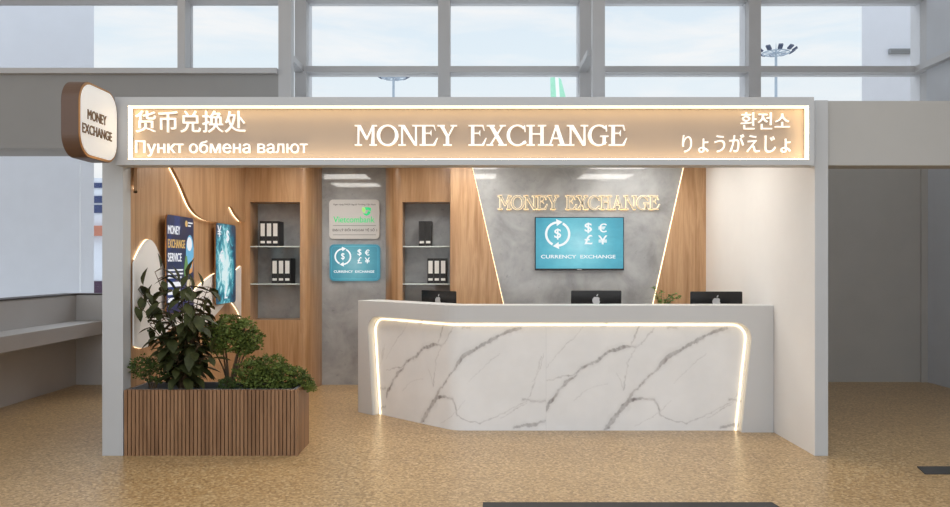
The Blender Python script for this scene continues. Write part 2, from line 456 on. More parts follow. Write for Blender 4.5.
def letters_mesh(outs, holes, mp, depth, bold, cs):
    b = MB()
    used = set()
    for po in outs:
        loops = [po]
        for k, h in enumerate(holes):
            if k not in used and area2(h) * area2(po) < 0 and inside(h[0], po) and inside(h[len(h) // 2], po): loops.append(h); used.add(k)
        flatv = [q for l in loops for q in l]; N = len(flatv)
        cap, cf_ = filled(loops)
        b.add([mp(q, depth) for q in cap], cf_)
        fs = []
        st = 0
        for l in loops:
            L = len(l); pos = (area2(l) > 0)
            outer_ccw = pos if l is po else not pos
            for i in range(L):
                a, c_ = st + i, st + (i + 1) % L
                q = [a, N + a, N + c_, c_] if (pos == (l is po)) else [c_, N + c_, N + a, a]
                fs.append(q)
            st += L
        b.add([mp(q, depth) for q in flatv] + [mp(q, 0) for q in flatv], fs)
    if bold > 0:                    # heavier strokes: a narrow band along every outline
        for l in cs:
            for i in range(len(l)):
                p, q = l[i], l[(i + 1) % len(l)]; dx, dy = q[0] - p[0], q[1] - p[1]; L = math.hypot(dx, dy)
                ex, ey = dx / L * bold * 0.7, dy / L * bold * 0.7; nx_, ny_ = -dy / L * bold, dx / L * bold
                qd = [(p[0] - ex - nx_, p[1] - ey - ny_), (q[0] + ex - nx_, q[1] + ey - ny_), (q[0] + ex + nx_, q[1] + ey + ny_), (p[0] - ex + nx_, p[1] - ey + ny_)]
                v8 = [mp(z, depth) for z in qd] + [mp(z, 0) for z in qd]
                b.add(v8, [(0, 1, 2, 3)] + [(k, 4 + k, 4 + (k + 1) % 4, (k + 1) % 4) for k in range(4)])
    return b

# --- display capitals with flared serifs, cap height 100
def ring(cx, cy, ro, so, ri, si, a0=0, a1=360, n=30, g=0):
    """band between two ellipses as quads"""
    out = []
    for k in range(n):
        q = []
        for a, (rx, ry) in ((k, (ro + g, so + g)), (k + 1, (ro + g, so + g)), (k + 1, (ri - g, si - g)), (k, (ri - g, si - g))):
            t = math.radians(a0 + (a1 - a0) * a / n); q.append((cx + rx * math.cos(t), cy + ry * math.sin(t)))
        out.append(q)
    return out
def R_(x0, y0, x1, y1): return [(x0, y0), (x1, y0), (x1, y1), (x0, y1)]
GLY = {
 'M': (110, [R_(0, 0, 36, 7), R_(72, 0, 110, 7), R_(0, 93, 28, 100), R_(84, 93, 110, 100), [(14, 0), (23, 0), (24, 96), (14, 96)], [(12, 100), (30, 100), (62, 40), (54, 28)], [(54, 28), (62, 28), (96, 100), (86, 100)], [(80, 0), (98, 0), (97, 98), (86, 98)]], []),
 'O': (108, [], [(54, 50, 54, 52, 36, 43, 0, 360)]),
 'N': (106, [R_(0, 0, 38, 7), R_(0, 93, 32, 100), R_(68, 93, 106, 100), [(14, 0), (24, 0), (24, 96), (14, 96)], [(12, 100), (33, 100), (93, 0), (78, 0)], [(82, 0), (93, 0), (92, 98), (82, 98)]], []),
 'E': (90, [R_(0, 0, 78, 7), R_(0, 93, 74, 100), R_(13, 0, 31, 100), [(68, 94), (75, 100), (82, 72), (77, 72)], R_(30, 57, 54, 63), [(50, 60), (60, 78), (60, 44)], [(66, 6), (78, 0), (92, 38), (86, 38)]], []),
 'Y': (98, [R_(28, 0, 72, 7), R_(0, 93, 38, 100), R_(64, 93, 98, 100), R_(41, 0, 59, 48), [(8, 100), (30, 100), (58, 46), (42, 44)], [(77, 100), (88, 100), (59, 46), (51, 48)]], []),
 'X': (102, [R_(0, 0, 36, 7), R_(58, 0, 102, 7), R_(2, 93, 44, 100), R_(66, 93, 98, 100), [(11, 100), (33, 100), (92, 0), (69, 0)], [(78, 100), (88, 100), (25, 0), (13, 0)]], []),
 'C': (100, [[(84, 96), (92, 100), (95, 66), (89, 66)], [(84, 22), (92, 26), (100, 14), (88, 6)]], [(54, 50, 54, 52, 36, 44, 42, 322)]),
 'H': (98, [R_(0, 0, 42, 7), R_(56, 0, 98, 7), R_(0, 93, 42, 100), R_(56, 93, 98, 100), R_(13, 0, 30, 100), R_(68, 0, 85, 100), R_(28, 53, 70, 60)], []),
 'A': (104, [R_(0, 0, 36, 7), R_(58, 0, 104, 7), [(13, 0), (24, 0), (56, 98), (46, 98)], [(42, 100), (60, 100), (94, 0), (72, 0)], R_(30, 32, 76, 39)], []),
 'G': (104, [[(84, 96), (92, 100), (95, 68), (89, 68)], R_(72, 6, 88, 46), R_(60, 42, 102, 49)], [(54, 50, 54, 52, 36, 44, 42, 318)]),
}
def fat(poly, g):
    if not g: return poly
    c = [sum(p[i] for p in poly) / len(poly) for i in (0, 1)]
    n = len(poly); out = []
    A = sum(poly[i][0] * poly[(i + 1) % n][1] - poly[(i + 1) % n][0] * poly[i][1] for i in range(n))
    sg = 1 if A > 0 else -1
    lines = []
    for i in range(n):
        a, b = poly[i], poly[(i + 1) % n]; dx, dy = b[0] - a[0], b[1] - a[1]; L = math.hypot(dx, dy) or 1
        nx, ny = sg * dy / L, -sg * dx / L
        lines.append(((a[0] + nx * g, a[1] + ny * g), (dx / L, dy / L)))
    for i in range(n):
        (p, d), (q, e) = lines[i - 1], lines[i]
        cr = d[0] * e[1] - d[1] * e[0]
        if abs(cr) < 1e-3: out.append(q); continue
        t = ((q[0] - p[0]) * e[1] - (q[1] - p[1]) * e[0]) / cr
        t = max(-400, min(400, t)); pt = (p[0] + d[0] * t, p[1] + d[1] * t)
        lim = 2.2 * abs(g); vx, vy = pt[0] - poly[i][0], pt[1] - poly[i][1]; L = math.hypot(vx, vy)
        if L > lim: pt = (poly[i][0] + vx * lim / L, poly[i][1] + vy * lim / L)
        out.append(pt)
    return out
def letters(words, X0, X1, Z0, Z1, Y, depth, mat, parent, halo=None, gap=56, thin=0.0):
    tot = 0; seq = []
    for w in words:
        for ch in w:
            seq.append((ch, tot)); tot += GLY[ch][0] - 2
        tot += gap
    tot -= gap - 2
    sx = (X1 - X0) / tot; sz = (Z1 - Z0) / 100
    for ch, ox in seq:
        def mk(g, y0, d, nm, mt, par):
            b = MB()
            polys = [fat(p, g) for p in GLY[ch][1]]
            for r in GLY[ch][2]: polys += ring(*r[:6], r[6], r[7], 34, g)
            for p in polys: b.prism(p, (X0 + ox * sx, y0, Z0), (sx, 0, 0), (0, 0, sz), (0, -d, 0))
            return b.build(nm, mt, par)
        L = mk(-thin, Y, depth, 'letter', mat, parent)
        if halo:
            mk(1.8, Y, depth * 0.55, 'halo', halo, L)

# ------------------------------------------------------------------ camera
cam = bpy.data.cameras.new('camera'); co = bpy.data.objects.new('camera', cam); COL.objects.link(co)
co.location = (0, -D0, EYE); co.rotation_euler = (PI / 2, 0, 0)
cam.sensor_width = 36; cam.lens = 36 * FPX / 950
cam.shift_x = (475 - CX) / 950; cam.shift_y = (CY - 253.5) / 950
cam.clip_end = 500
sc.camera = co

# ------------------------------------------------------------------ sky
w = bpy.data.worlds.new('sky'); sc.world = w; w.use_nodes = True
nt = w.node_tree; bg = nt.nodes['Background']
tc = nt.nodes.new('ShaderNodeTexCoord')
sep = nt.nodes.new('ShaderNodeSeparateXYZ'); nt.links.new(tc.outputs['Generated'], sep.inputs[0])
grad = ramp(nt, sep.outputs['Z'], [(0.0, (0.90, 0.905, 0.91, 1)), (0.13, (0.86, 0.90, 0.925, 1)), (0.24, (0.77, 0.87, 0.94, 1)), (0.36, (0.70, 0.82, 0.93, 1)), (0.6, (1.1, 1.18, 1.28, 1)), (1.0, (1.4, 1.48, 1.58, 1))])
mp = nt.nodes.new('ShaderNodeMapping'); mp.inputs['Scale'].default_value = (2.2, 2.2, 11.0)
nt.links.new(tc.outputs['Generated'], mp.inputs[0])
cl = noise_tex(nt, mp.outputs[0], 1.7, 6, 0.58, 0.4)
cf = ramp(nt, cl, [(0.46, (0, 0, 0, 1)), (0.66, (1, 1, 1, 1))])
cw = nt.nodes.new('ShaderNodeMath'); cw.operation = 'MULTIPLY'; cw.inputs[1].default_value = 0.75
nt.links.new(cf, cw.inputs[0])
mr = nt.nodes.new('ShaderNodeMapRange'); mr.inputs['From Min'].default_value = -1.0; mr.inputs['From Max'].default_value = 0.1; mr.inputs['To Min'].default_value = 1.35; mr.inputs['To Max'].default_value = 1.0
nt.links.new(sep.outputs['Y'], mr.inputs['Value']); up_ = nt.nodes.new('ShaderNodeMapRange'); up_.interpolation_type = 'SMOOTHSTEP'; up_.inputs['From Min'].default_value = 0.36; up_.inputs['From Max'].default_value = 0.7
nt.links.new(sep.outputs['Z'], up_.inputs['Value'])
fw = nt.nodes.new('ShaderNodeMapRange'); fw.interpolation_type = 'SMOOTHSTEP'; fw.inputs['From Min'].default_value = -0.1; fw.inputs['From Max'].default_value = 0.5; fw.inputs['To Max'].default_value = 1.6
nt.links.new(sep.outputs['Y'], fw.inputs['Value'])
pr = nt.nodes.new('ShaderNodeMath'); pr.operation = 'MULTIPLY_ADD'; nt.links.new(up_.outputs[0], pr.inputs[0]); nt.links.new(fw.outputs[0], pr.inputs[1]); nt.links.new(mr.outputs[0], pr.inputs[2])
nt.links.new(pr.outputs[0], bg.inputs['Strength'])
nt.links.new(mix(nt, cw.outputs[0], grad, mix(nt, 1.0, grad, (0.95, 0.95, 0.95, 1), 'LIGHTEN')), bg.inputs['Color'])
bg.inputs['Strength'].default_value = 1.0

# ------------------------------------------------------------------ terminal shell
b = MB(); b.box(-14, 14, -12, 4.3, -0.2, 0); struct(b.build('floor', M['floor']))
b = MB(); b.box(-150, 150, 4.6, 200, -1.2, -1.0); struct(b.build('ground_outside', M['apron']))

# back wall behind the booth and the bay beside it
b = MB(); b.box(-2.94, 6.3, 4.07, 4.2, 0, 3.5); struct(b.build('wall_back', M['wall_grey']))
b = MB(); b.box(6.085, 6.3, -3, 4.07, 0, 6.2); struct(b.build('wall_right', M['wall_blue']))
b = MB(); b.box(6.0, 6.085, 4.04, 4.07, 0, 3.4); struct(b.build('trim_1', M['wall_grey']))
# beam and slab over the bay beside the booth
b = MB(); b.box(2.945, 6.085, 0.04, 0.29, 2.431, 2.975); struct(b.build('beam_right', M['beam_grey'], bevel=0.004))

# window alcove on the other side
b = MB(); b.box(-5.5, -5.28, -6, 3.83, 0, 1.185); b.box(-5.28, -2.96, 3.83, 4.0, 0, 1.185); b.box(-5.5, -5.28, 3.83, 4.0, 0, 1.185)
struct(b.build('wall_left', M['ledge']))
b = MB(); b.box(-5.5, -5.27, -6, 3.82, 1.185, 1.205); b.box(-5.5, -2.96, 3.82, 4.0, 1.185, 1.205)
struct(b.build('trim_2', M['dark_frame']))
b = MB(); b.box(-5.28, -4.9, -6, 3.83, 0.675, 0.85)
struct(b.build('trim_3', M['ledge'], bevel=0.006))
b = MB(); b.box(-10, -2.452, 3.2, 3.94, 3.03, 3.95); struct(b.build('beam_left', M['bulk_grey']))

# glazing above the bulkhead
r = sroot('window_1', (-4, 3.2, 3.95))
b = MB(); b.box(-10, -2.452, 3.12, 3.42, 3.945, 4.01); b.build('sill', M['frame_grey'], r)
b = MB(); b.box(-10, -2.452, 3.2, 3.47, 4.885, 5.1); b.build('transom', M['frame_grey'], r)
b = MB(); b.box(-3.704, -3.61, 3.2, 3.48, 4.01, 4.885); b.build('mullion', M['frame_grey'], r)
for x0, x1 in ((-10, -3.704), (-3.61, -2.452)):
    b = MB(); b.box(x0, x1, 3.40, 3.41, 4.01, 4.885); b.build('pane', M['glass'], r)
# lower alcove window
r = sroot('window_2', (-4, 3.9, 1.2))
b = MB(); b.box(-5.28, -2.96, 3.93, 3.94, 1.205, 3.03); b.build('pane', M['glass'], r)
# main window wall
YW = 4.2
def wx(px, Y=YW): return (px - CX) * (D0 + Y) / FPX
r = sroot('window_3', (1.8, YW, 3.5))
mull = [(294.6, 306), (438, 450), (580, 591.5), (749.2, 761), (926.5, 938)]
for i, (a, c) in enumerate(mull):
    b = MB(); b.box(wx(a), wx(c), YW, YW + 0.40, 3.5, 5.7); b.build('mullion', M['frame_grey'], r)
segs = list(zip(mull[:-1], mull[1:]))
for (a, c), (d, e) in segs:
    b = MB(); b.box(wx(c), wx(d), YW, YW + 0.29, 4.217, 4.30); b.build('transom', M['frame_grey'], r)
    b = MB(); b.box(wx(c), wx(d), YW, YW + 0.29, 5.21, 5.40); b.build('transom', M['frame_grey'], r)
    b = MB(); b.box(wx(c), wx(d), YW + 0.15, YW + 0.16, 3.5, 4.217); b.build('pane', M['glass'], r)
    b = MB(); b.box(wx(c), wx(d), YW + 0.15, YW + 0.16, 4.30, 5.21); b.build('pane', M['glass'], r)
# columns standing on the booth roof, with rails running back to the window wall
for i, (x0, x1, xr) in enumerate(((-2.452, -2.295, -2.42), (1.451, 1.60, 1.463))):
    b = MB(); b.box(x0, x1, 3.2, 3.36, 2.97, 5.9); struct(b.build('column_%s' % ('left', 'middle')[i], M['frame_grey']))
    b = MB(); b.box(xr - 0.06, xr + 0.06, 3.36, YW, 4.217, 4.30); struct(b.build('trim_%d' % (4 + i), M['frame_grey']))
b = MB(); b.box(6.0, 6.1, -1, YW, 4.217, 4.30); struct(b.build('trim_6', M['frame_grey']))

# ------------------------------------------------------------------ outside
def building(name, label, x0, x1, y0, y1, h):
    t = thing(name, label, 'building', ((x0 + x1) / 2, y0, -1.0))
    b = MB(); ch = 2.4; b.prism([(x0 + (ch if x0 > 0 else 0), y1), (x0, y0), (x1, y0), (x1 - (ch if x1 < 0 else 0), y1)], (0, 0, -1.0), (1, 0, 0), (0, 1, 0), (0, 0, h + 1)); b.build('wall', M['white_out'], t)
    return t
t = building('terminal_wing', 'plain white wing of the terminal outside the alcove window', -24, -7.06, 8, 12, 14)
b = MB(); b.box(-24, -9.6, 7.95, 12, 14, 14.3); b.build('parapet', M['white_out'], t)
t = building('stair_tower', 'white tower with a grey wall vent outside the windows', 7.13, 9.6, 8, 11, 14)
b = MB()
b.box(7.62, 8.05, 7.94, 8.0, 5.46, 5.55)
for k in range(3): b.box(7.64, 8.03, 7.925, 7.94, 5.472 + k * 0.026, 5.484 + k * 0.026)
b.build('vent', M['vent_grey'], t)
t = thing('airport_building', 'distant white building with dark blue window bands seen beside the post', 'building', (-19, 40, -1))
kx = 46.6 / FPX
def az(py): return EYE + (CY - py) * kx
b = MB(); b.box(-23.5, -20.5, 40, 46, az(281), az(178)); b.build('wall', M['white_out'], t)
b = MB(); b.box(-23.6, -20.4, 39.9, 46, -1.0, az(281)); b.build('base', M['far_dark'], t)
for a, c in ((183, 188), (196, 203), (205, 213)):
    b = MB(); b.box(-23.2, -20.8, 39.92, 40.05, az(c), az(a)); b.build('window_band', M['far_blue'], t)
b = MB(); b.box(-22.9, -21.0, 39.5, 40.0, az(236), az(226)); b.build('canopy', M['far_red'], t)

def mast(px, Y, ptop, label):
    p = at(px, ptop, Y); k = (D0 + Y) / FPX
    t = thing('floodlight_mast', label, 'lamp post', (p.x, Y, -1.0), 'apron floodlight masts')
    b = MB(); b.tube([(p.x, Y, -1), (p.x, Y, p.z + 4 * k)], [0.16, 0.09], 10); b.build('pole', M['mast'], t)
    b = MB(); b.tube([(p.x, Y, p.z + 4 * k), (p.x, Y, p.z + 10 * k)], [0.03, 0.01], 6); b.build('lightning_rod', M['mast'], t)
    b = MB()
    rr = 1.15
    b.tube([(p.x + rr * 0.8 * math.cos(2 * PI * q / 24), Y + rr * 0.8 * math.sin(2 * PI * q / 24), p.z) for q in range(25)], 0.05, 6)
    for q in range(4):
        a = PI * q / 4
        b.tube([(p.x - rr * 0.8 * math.cos(a), Y - rr * 0.8 * math.sin(a), p.z), (p.x + rr * 0.8 * math.cos(a), Y + rr * 0.8 * math.sin(a), p.z)], 0.04, 6)
    b.build('carriage_ring', M['mast'], t)
    for q in range(10):
        a = 2 * PI * (q + 0.3) / 10; c, s_ = math.cos(a), math.sin(a)
        b = MB()
        ctr = Vector((p.x + rr * 1.12 * c, Y + rr * 1.12 * s_, p.z + 0.10))
        u = Vector((c * 0.83, s_ * 0.83, 0.55)); v = Vector((-s_, c, 0)); n = u.cross(v)
        b.prism([(-0.2, -0.15), (0.2, -0.15), (0.2, 0.15), (-0.2, 0.15)], ctr, u, v, n * 0.12)
        b.build('floodlight', M['lamp_dark'], t)
mast(393.5, 55, 77.5, 'high floodlight mast seen under the transom, above the sign\'s first word')
mast(776, 50, 53, 'high floodlight mast seen in the window left of the white tower')

# aircraft tail beyond the windows
Yt = 62; k = (D0 + Yt) / FPX
t = thing('aircraft', 'parked aircraft with a pale green tail fin seen through the windows', 'aircraft', (at(565, 97, Yt).x, Yt, -1.0))
def fin(pts, m, nm, y0=0, d=0.3):
    b = MB(); q = [(at(px, py, Yt).x, at(px, py, Yt).z) for px, py in pts]
    b.prism(q, (0, Yt + y0, 0), (1, 0, 0), (0, 0, 1), (0, d, 0)); return b.build(nm, M[m], t)
fin([(550.5, 77.5), (555.0, 77), (556.5, 100), (560, 140), (552, 140)], 'tail_green', 'tail_fin')
fin([(555.0, 77), (558.5, 77.5), (560, 100), (567, 140), (560, 140), (556.5, 100)], 'plane_white', 'fin_stripe')
fin([(558.5, 77.5), (561, 79), (566, 98), (583, 140), (567, 140), (560, 100)], 'tail_green', 'rudder')
b = MB(); c = at(560, 150, Yt)
b.tube([(c.x - 1.5, Yt, c.z + 0.6), (c.x + 3, Yt, c.z), (c.x + 12, Yt, c.z - 1.5), (c.x + 30, Yt, c.z - 2), (c.x + 36, Yt, c.z - 2.3), (c.x + 38, Yt, c.z - 2.6)], [0.3, 1.1, 2.2, 2.2, 1.7, 0.3], 20)
b.build('fuselage', M['plane_white'], t, smooth=True)
b = MB()
for sgn in (-1, 1):
    b.prism([(c.x + 10, 0), (c.x + 16, 0), (c.x + 10, 14), (c.x + 8, 14)], (0, Yt, c.z - 3), (1, 0, 0), (0, sgn, 0), (0, 0, 0.3))
b.build('wing', M['plane_white'], t)
for dx in (14, 32):
    b = MB(); b.tube([(c.x + dx, Yt, c.z - 3), (c.x + dx, Yt, -1.0)], 0.25, 8); b.build('landing_gear', M['mast'], t)

# ------------------------------------------------------------------ booth shell
XL, XR = -2.949, 2.832
b = MB(); b.box(-3.124, XL, 0, 0.15, 0, 2.965); struct(b.build('pillar_left', M['grey_metal'], bevel=0.003))
b = MB(); b.box(XR, 2.943, 0, 0.15, 0, 2.972); struct(b.build('pillar_right', M['grey_metal'], bevel=0.003))
b = MB(); b.box(XL - 0.1, XL, 0.15, 3.9, 0, 2.93); struct(b.build('wall_booth_left', M['oak']))
b = MB(); b.box(XR, XR + 0.1, 0.15, 4.0, 0, 2.93); b.box(XR - 0.002, XR, 0.001, 0.15, 0, 2.93); struct(b.build('wall_booth_right', M['white_wall']))
b = MB(); b.box(-3.05, 2.943, 0.1, 4.05, 2.90, 2.965); struct(b.build('ceiling', M['ceiling']))

# wall with the two shelf niches, round-edged recess between them
YN, YC, YCB = 3.31, 3.83, 3.13
def nx(px, Y=YN): return (px - CX) * (D0 + Y) / FPX
zt = EYE + (CY - 202) * (D0 + YN) / FPX
n1a, n1b, n1z = nx(250), nx(300), EYE + (CY - 320) * (D0 + YN) / FPX
n2a, n2b = nx(402.5), nx(450)
xe1, xe2 = (322 - CX) * (D0 + YC) / FPX, -1.19
def wood_section(name, xa, xb, na, nb, nz, curve_right, cw):
    """oak wall with one niche; the side towards the recess is rounded back to the concrete"""
    b = MB()
    b.box(xa, na, YN, YC + 0.05, 0, 2.9); b.box(nb, xb, YN, YC + 0.05, 0, 2.9)
    b.box(na, nb, YN, YC + 0.05, zt, 2.9); b.box(na, nb, YN, YC + 0.05, 0, nz)
    pts = []
    for k in range(13):
        a = PI / 2 * k / 12
        pts.append((cw * math.sin(a), (YC + 0.05 - YN) * (1 - math.cos(a))))
    if curve_right: poly = [(xb, YN)] + [(xb + p[0], YN + p[1]) for p in pts[1:]] + [(xb, YC + 0.05)]
    else: poly = [(xa, YN)] + [(xa - p[0], YN + p[1]) for p in pts[1:]] + [(xa, YC + 0.05)]
    b.prism(poly, (0, 0, 0), (1, 0, 0), (0, 1, 0), (0, 0, 2.9))
    o = struct(b.build(name, M['oak']))
    b = MB(); b.box(na, nb, YN + 0.36, YN + 0.40, nz, zt); b.build('niche_back', M['concrete'], o)
    return o
wood_section('wall_niche_left', XL, -2.17, n1a, n1b, n1z, True, -2.17 * -1 + xe1)
wood_section('wall_niche_right', n2a - 0.02, n2b + 0.05, n2a, n2b, 0.4, False, (n2a - 0.02) - xe2)
b = MB(); b.box(-2.2, -0.9, YC, YC + 0.1, 0, 2.9); struct(b.build('wall_recess', M['concrete']))

# centre block: two oak cheeks with slanted lit edges and a concrete field between them
def cz(py): return EYE + (CY - py) * (D0 + YCB) / FPX
def cxx(px): return (px - CX) * (D0 + YCB) / FPX
slL = (cxx(503.5) - cxx(472.5)) / (cz(168) - cz(305)); slR = (cxx(684) - cxx(653.5)) / (cz(168) - cz(305))
def eL(z): return cxx(472.5) + slL * (cz(168) - z)
def eR(z): return cxx(684) - slR * (cz(168) - z)
b = MB(); b.box(cxx(452), XR, YCB + 0.05, YCB + 0.12, 0, 2.9); struct(b.build('wall_centre', M['concrete']))
b = MB(); b.prism([(cxx(450.6), 0), (eL(0), 0), (eL(2.9), 2.9), (cxx(450.6), 2.9)], (0, YCB, 0), (1, 0, 0), (0, 0, 1), (0, 0.022, 0)); b.box(n2b + 0.008, n2b + 0.05, YCB + 0.04, YN + 0.02, 0, 2.9)
struct(b.build('wall_panel_left', M['oak2']))
b = MB(); b.prism([(eR(0), 0), (XR, 0), (XR, 2.9), (eR(2.9), 2.9)], (0, YCB, 0), (1, 0, 0), (0, 0, 1), (0, 0.022, 0))
struct(b.build('wall_panel_right', M['oak2']))
t = thing('edge_light', 'slanted warm light strip on the concrete edge below the word MONEY', 'light strip', (eL(0), YCB, 0), 'slanted strips beside the concrete field')
b = MB(); b.tube([(eL(0) - 0.001, YCB + 0.036, 0.02), (eL(2.88) - 0.001, YCB + 0.036, 2.88)], 0.0055, 8); b.build('led_strip', M['led_soft'], t)
t = thing('edge_light', 'slanted warm light strip on the concrete edge below the end of EXCHANGE', 'light strip', (eR(0), YCB, 0), 'slanted strips beside the concrete field')
b = MB(); b.tube([(eR(0) + 0.001, YCB + 0.036, 0.02), (eR(2.88) + 0.001, YCB + 0.036, 2.88)], 0.0055, 8); b.build('led_strip', M['led_soft'], t)

# ceiling panel lights
b0 = None
lx = (-1.975, -0.085, 1.92)
names = {(0, 0): 'square ceiling panel light near the shelves by the recess', (1, 0): 'square ceiling panel light above the oak cheek', (2, 0): 'square ceiling panel light near the white wall, back row',
         (0, 1): 'square ceiling panel light above the planter', (1, 1): 'square ceiling panel light in the middle of the front row', (2, 1): 'square ceiling panel light near the white wall, front row'}
for i in range(3):
    for j, y in enumerate((2.50, 1.22)):
        if b0 is None:
            b0 = thing('ceiling_light', names[(0, 0)], 'ceiling light', (lx[0], y, 2.90), 'booth ceiling panel lights')
            b = MB()
            for q in ((-0.4, 0.4, -0.38, -0.355), (-0.4, 0.4, 0.355, 0.38), (-0.4, -0.375, -0.355, 0.355), (0.375, 0.4, -0.355, 0.355)): b.box(*q, -0.012, 0.0)
            b.build('frame', M['ceiling'], b0, local=True)
            b = MB(); b.box(-0.375, 0.375, -0.355, 0.355, -0.008, 0.0); b.build('diffuser', M['panel_light'], b0, local=True)
        else:
            dup(b0, (lx[i], y, 2.90), names[(i, j)])

# ------------------------------------------------------------------ fascia sign
YF = -0.12
def fx(px): return (px - CX) * (D0 + YF) / FPX
def fz(py): return EYE + (CY - py) * (D0 + YF) / FPX
FXL, FXR, FZ0, FZ1 = fx(115), fx(814), fz(165), fz(97)
pL, pR, pB, pT = fx(128), fx(809), fz(159.3), fz(105.8)
t = thing('fascia_sign', 'long lit shop sign MONEY EXCHANGE in four scripts across the booth front', 'sign', ((FXL + FXR) / 2, 0, FZ0))
b = MB()
b.box(FXL, FXR, YF, 0.0, pT, FZ1); b.box(FXL, FXR, YF, 0.0, FZ0, pB); b.box(FXL, pL, YF, 0.0, pB, pT); b.box(pR, FXR, YF, 0.0, pB, pT)
b.box(XL + 0.001, XR - 0.001, 0.0, 0.10, FZ0 + 0.004, FZ1 - 0.01)
b.build('frame', M['grey_metal'], t)
YP = YF + 0.10
b = MB(); b.box(pL, pR, YP, -0.001, pB, pT); b.build('back_panel', M['sign_tan'], t)
b = MB(); e = 0.007; ya_, yb_ = YF + 0.010, YF + 0.062
b.box(pL, pR, ya_, yb_, pT - e, pT); b.box(pL, pR, ya_, yb_, pB, pB + e); b.box(pL, pL + e, ya_, yb_, pB, pT); b.box(pR - e, pR, ya_, yb_, pB, pT)
b.build('led_strip', M['led_fascia'], t)
yy = YP
def px2(px): return (px - CX) * (D0 + yy) / FPX
def pz2(py): return EYE + (CY - py) * (D0 + yy) / FPX
letters(['MONEY', 'EXCHANGE'], px2(355), px2(626.5), pz2(146), pz2(125.4), YP, 0.03, M['letter_lit'], t, thin=0.8)
def ftext(s, x0, x1, y0, y1, bold): text('character', s, M['letter_lit'], t, (0, YP, 0), FX, px2(x0), px2(x1), pz2(y1), pz2(y0), 0.02, bold, True)
ftext('货币兑换处', 136, 246, 111, 132.6, -0.006)
ftext('Пункт обмена валют', 136, 308, 140.8, 156.6, 0.0)
ftext('환전소', 740.5, 789.2, 112.7, 129.6, 0.0)
ftext('りょうがえじょ', 682, 790, 134.3, 152.8, 0.0)

# ------------------------------------------------------------------ blade sign on the post
t = thing('blade_sign', 'rounded white MONEY EXCHANGE sign in a brown case projecting from the post', 'sign', (-3.0, -0.13, 2.7))
sy0, sy1, sz0, sz1, xa, xb = -0.75, -0.125, 2.412, 2.99, -3.075, -2.945
pts = rrect(sy0, sz0, sy1, sz1, 0.17, 12)
b = MB(); b.prism(pts, (xa, 0, 0), (0, 1, 0), (0, 0, 1), (xb - xa, 0, 0)); b.build('case', M['brown'], t, bevel=0.004)
b = MB(); b.prism(rrect(sy0 + 0.004, sz0 + 0.004, sy1 - 0.004, sz1 - 0.004, 0.166, 12), (xb, 0, 0), (0, 1, 0), (0, 0, 1), (0.005, 0, 0)); b.build('trim_ring', M['gold'], t)
b = MB(); b.prism(rrect(sy0 + 0.022, sz0 + 0.022, sy1 - 0.022, sz1 - 0.022, 0.15, 12), (xb + 0.005, 0, 0), (0, 1, 0), (0, 0, 1), (0.006, 0, 0)); f_ = b.build('face', M['sign_white'], t)
b = MB(); b.prism(rrect(sy0 + 0.022, sz0 + 0.022, sy1 - 0.022, sz1 - 0.022, 0.15, 12), (xa - 0.006, 0, 0), (0, 1, 0), (0, 0, 1), (0.006, 0, 0)); b.build('face', M['sign_white'], t)
b = MB(); b.box(-3.06, -2.97, -0.127, 0.0, 2.62, 2.78); b.build('bracket', M['grey_metal'], t)
text('lettering', 'MONEY', M['sign_text_brown'], t, (xb + 0.011, 0, 0), SX, -0.635, -0.335, 2.70, 2.775, 0.005, 0.012)
text('lettering', 'EXCHANGE', M['sign_text_brown'], t, (xb + 0.011, 0, 0), SX, -0.715, -0.24, 2.588, 2.66, 0.005, 0.012)

# ------------------------------------------------------------------ wave panels on the oak side wall
XW = XL + 0.05
def wp(px, py, X=XW):
    d = -X * FPX / (CX - px)
    return (d - D0, EYE + (CY - py) * d / FPX)
up = [wp(*p) for p in ((131.5, 192), (140, 189), (148, 180), (153, 165), (160, 152), (167, 155), (172.8, 168), (181, 184), (191.6, 208), (202, 218), (213, 221.5), (221, 220), (226, 212), (230.4, 206), (236, 215), (241.5, 221.5))]
yEnd = YN - 0.004
up = smooth_curve(up)
up = [(min(p[0], yEnd), p[1]) for p in up] + [(yEnd, wp(241.5, 221.5)[1])]
def wave(name, label, poly, edge, m, x0, th):
    t = thing(name, label, 'wall panel', (XL, poly[0][0], 0))
    b = MB(); b.prism(poly, (x0, 0, 0), (0, 1, 0), (0, 0, 1), (th, 0, 0)); b.build('panel', M[m], t)
    ys_, zs_ = [p[0] for p in poly], [p[1] for p in poly]
    yc, zc = poly[len(poly) // 3]; yc = min(max(yc, min(ys_) + 0.5), max(ys_) - 0.5); zc = sum(zs_) / len(zs_)
    if m == 'oak': zc = 2.6
    b = MB(); b.box(XL, x0, yc - 0.05, yc + 0.05, zc - 0.05, zc + 0.05); b.build('standoff', M['dark'], t)
    return t
up0 = [(max(0.155, p[0]), p[1]) for p in up]
t = wave('wave_panel', 'raised oak wall panel with a wavy lit lower edge above the posters', up0 + [(yEnd, 2.89), (up0[0][0], 2.89)], up, 'oak', XL + 0.022, 0.03)
def inset(c, d):
    out = []
    for i, p in enumerate(c):
        a = c[max(i - 1, 0)]; q = c[min(i + 1, len(c) - 1)]
        dx, dy = q[0] - a[0], q[1] - a[1]; L = math.hypot(dx, dy) or 1
        out.append((p[0] - dy / L * d, p[1] + dx / L * d))
    return out
b = MB(); b.tube([(XL + 0.011, p[0], p[1]) for p in inset(up0, 0.010) if p[0] > 0.19], 0.008, 6); b.build('led_strip', M['led'], t)
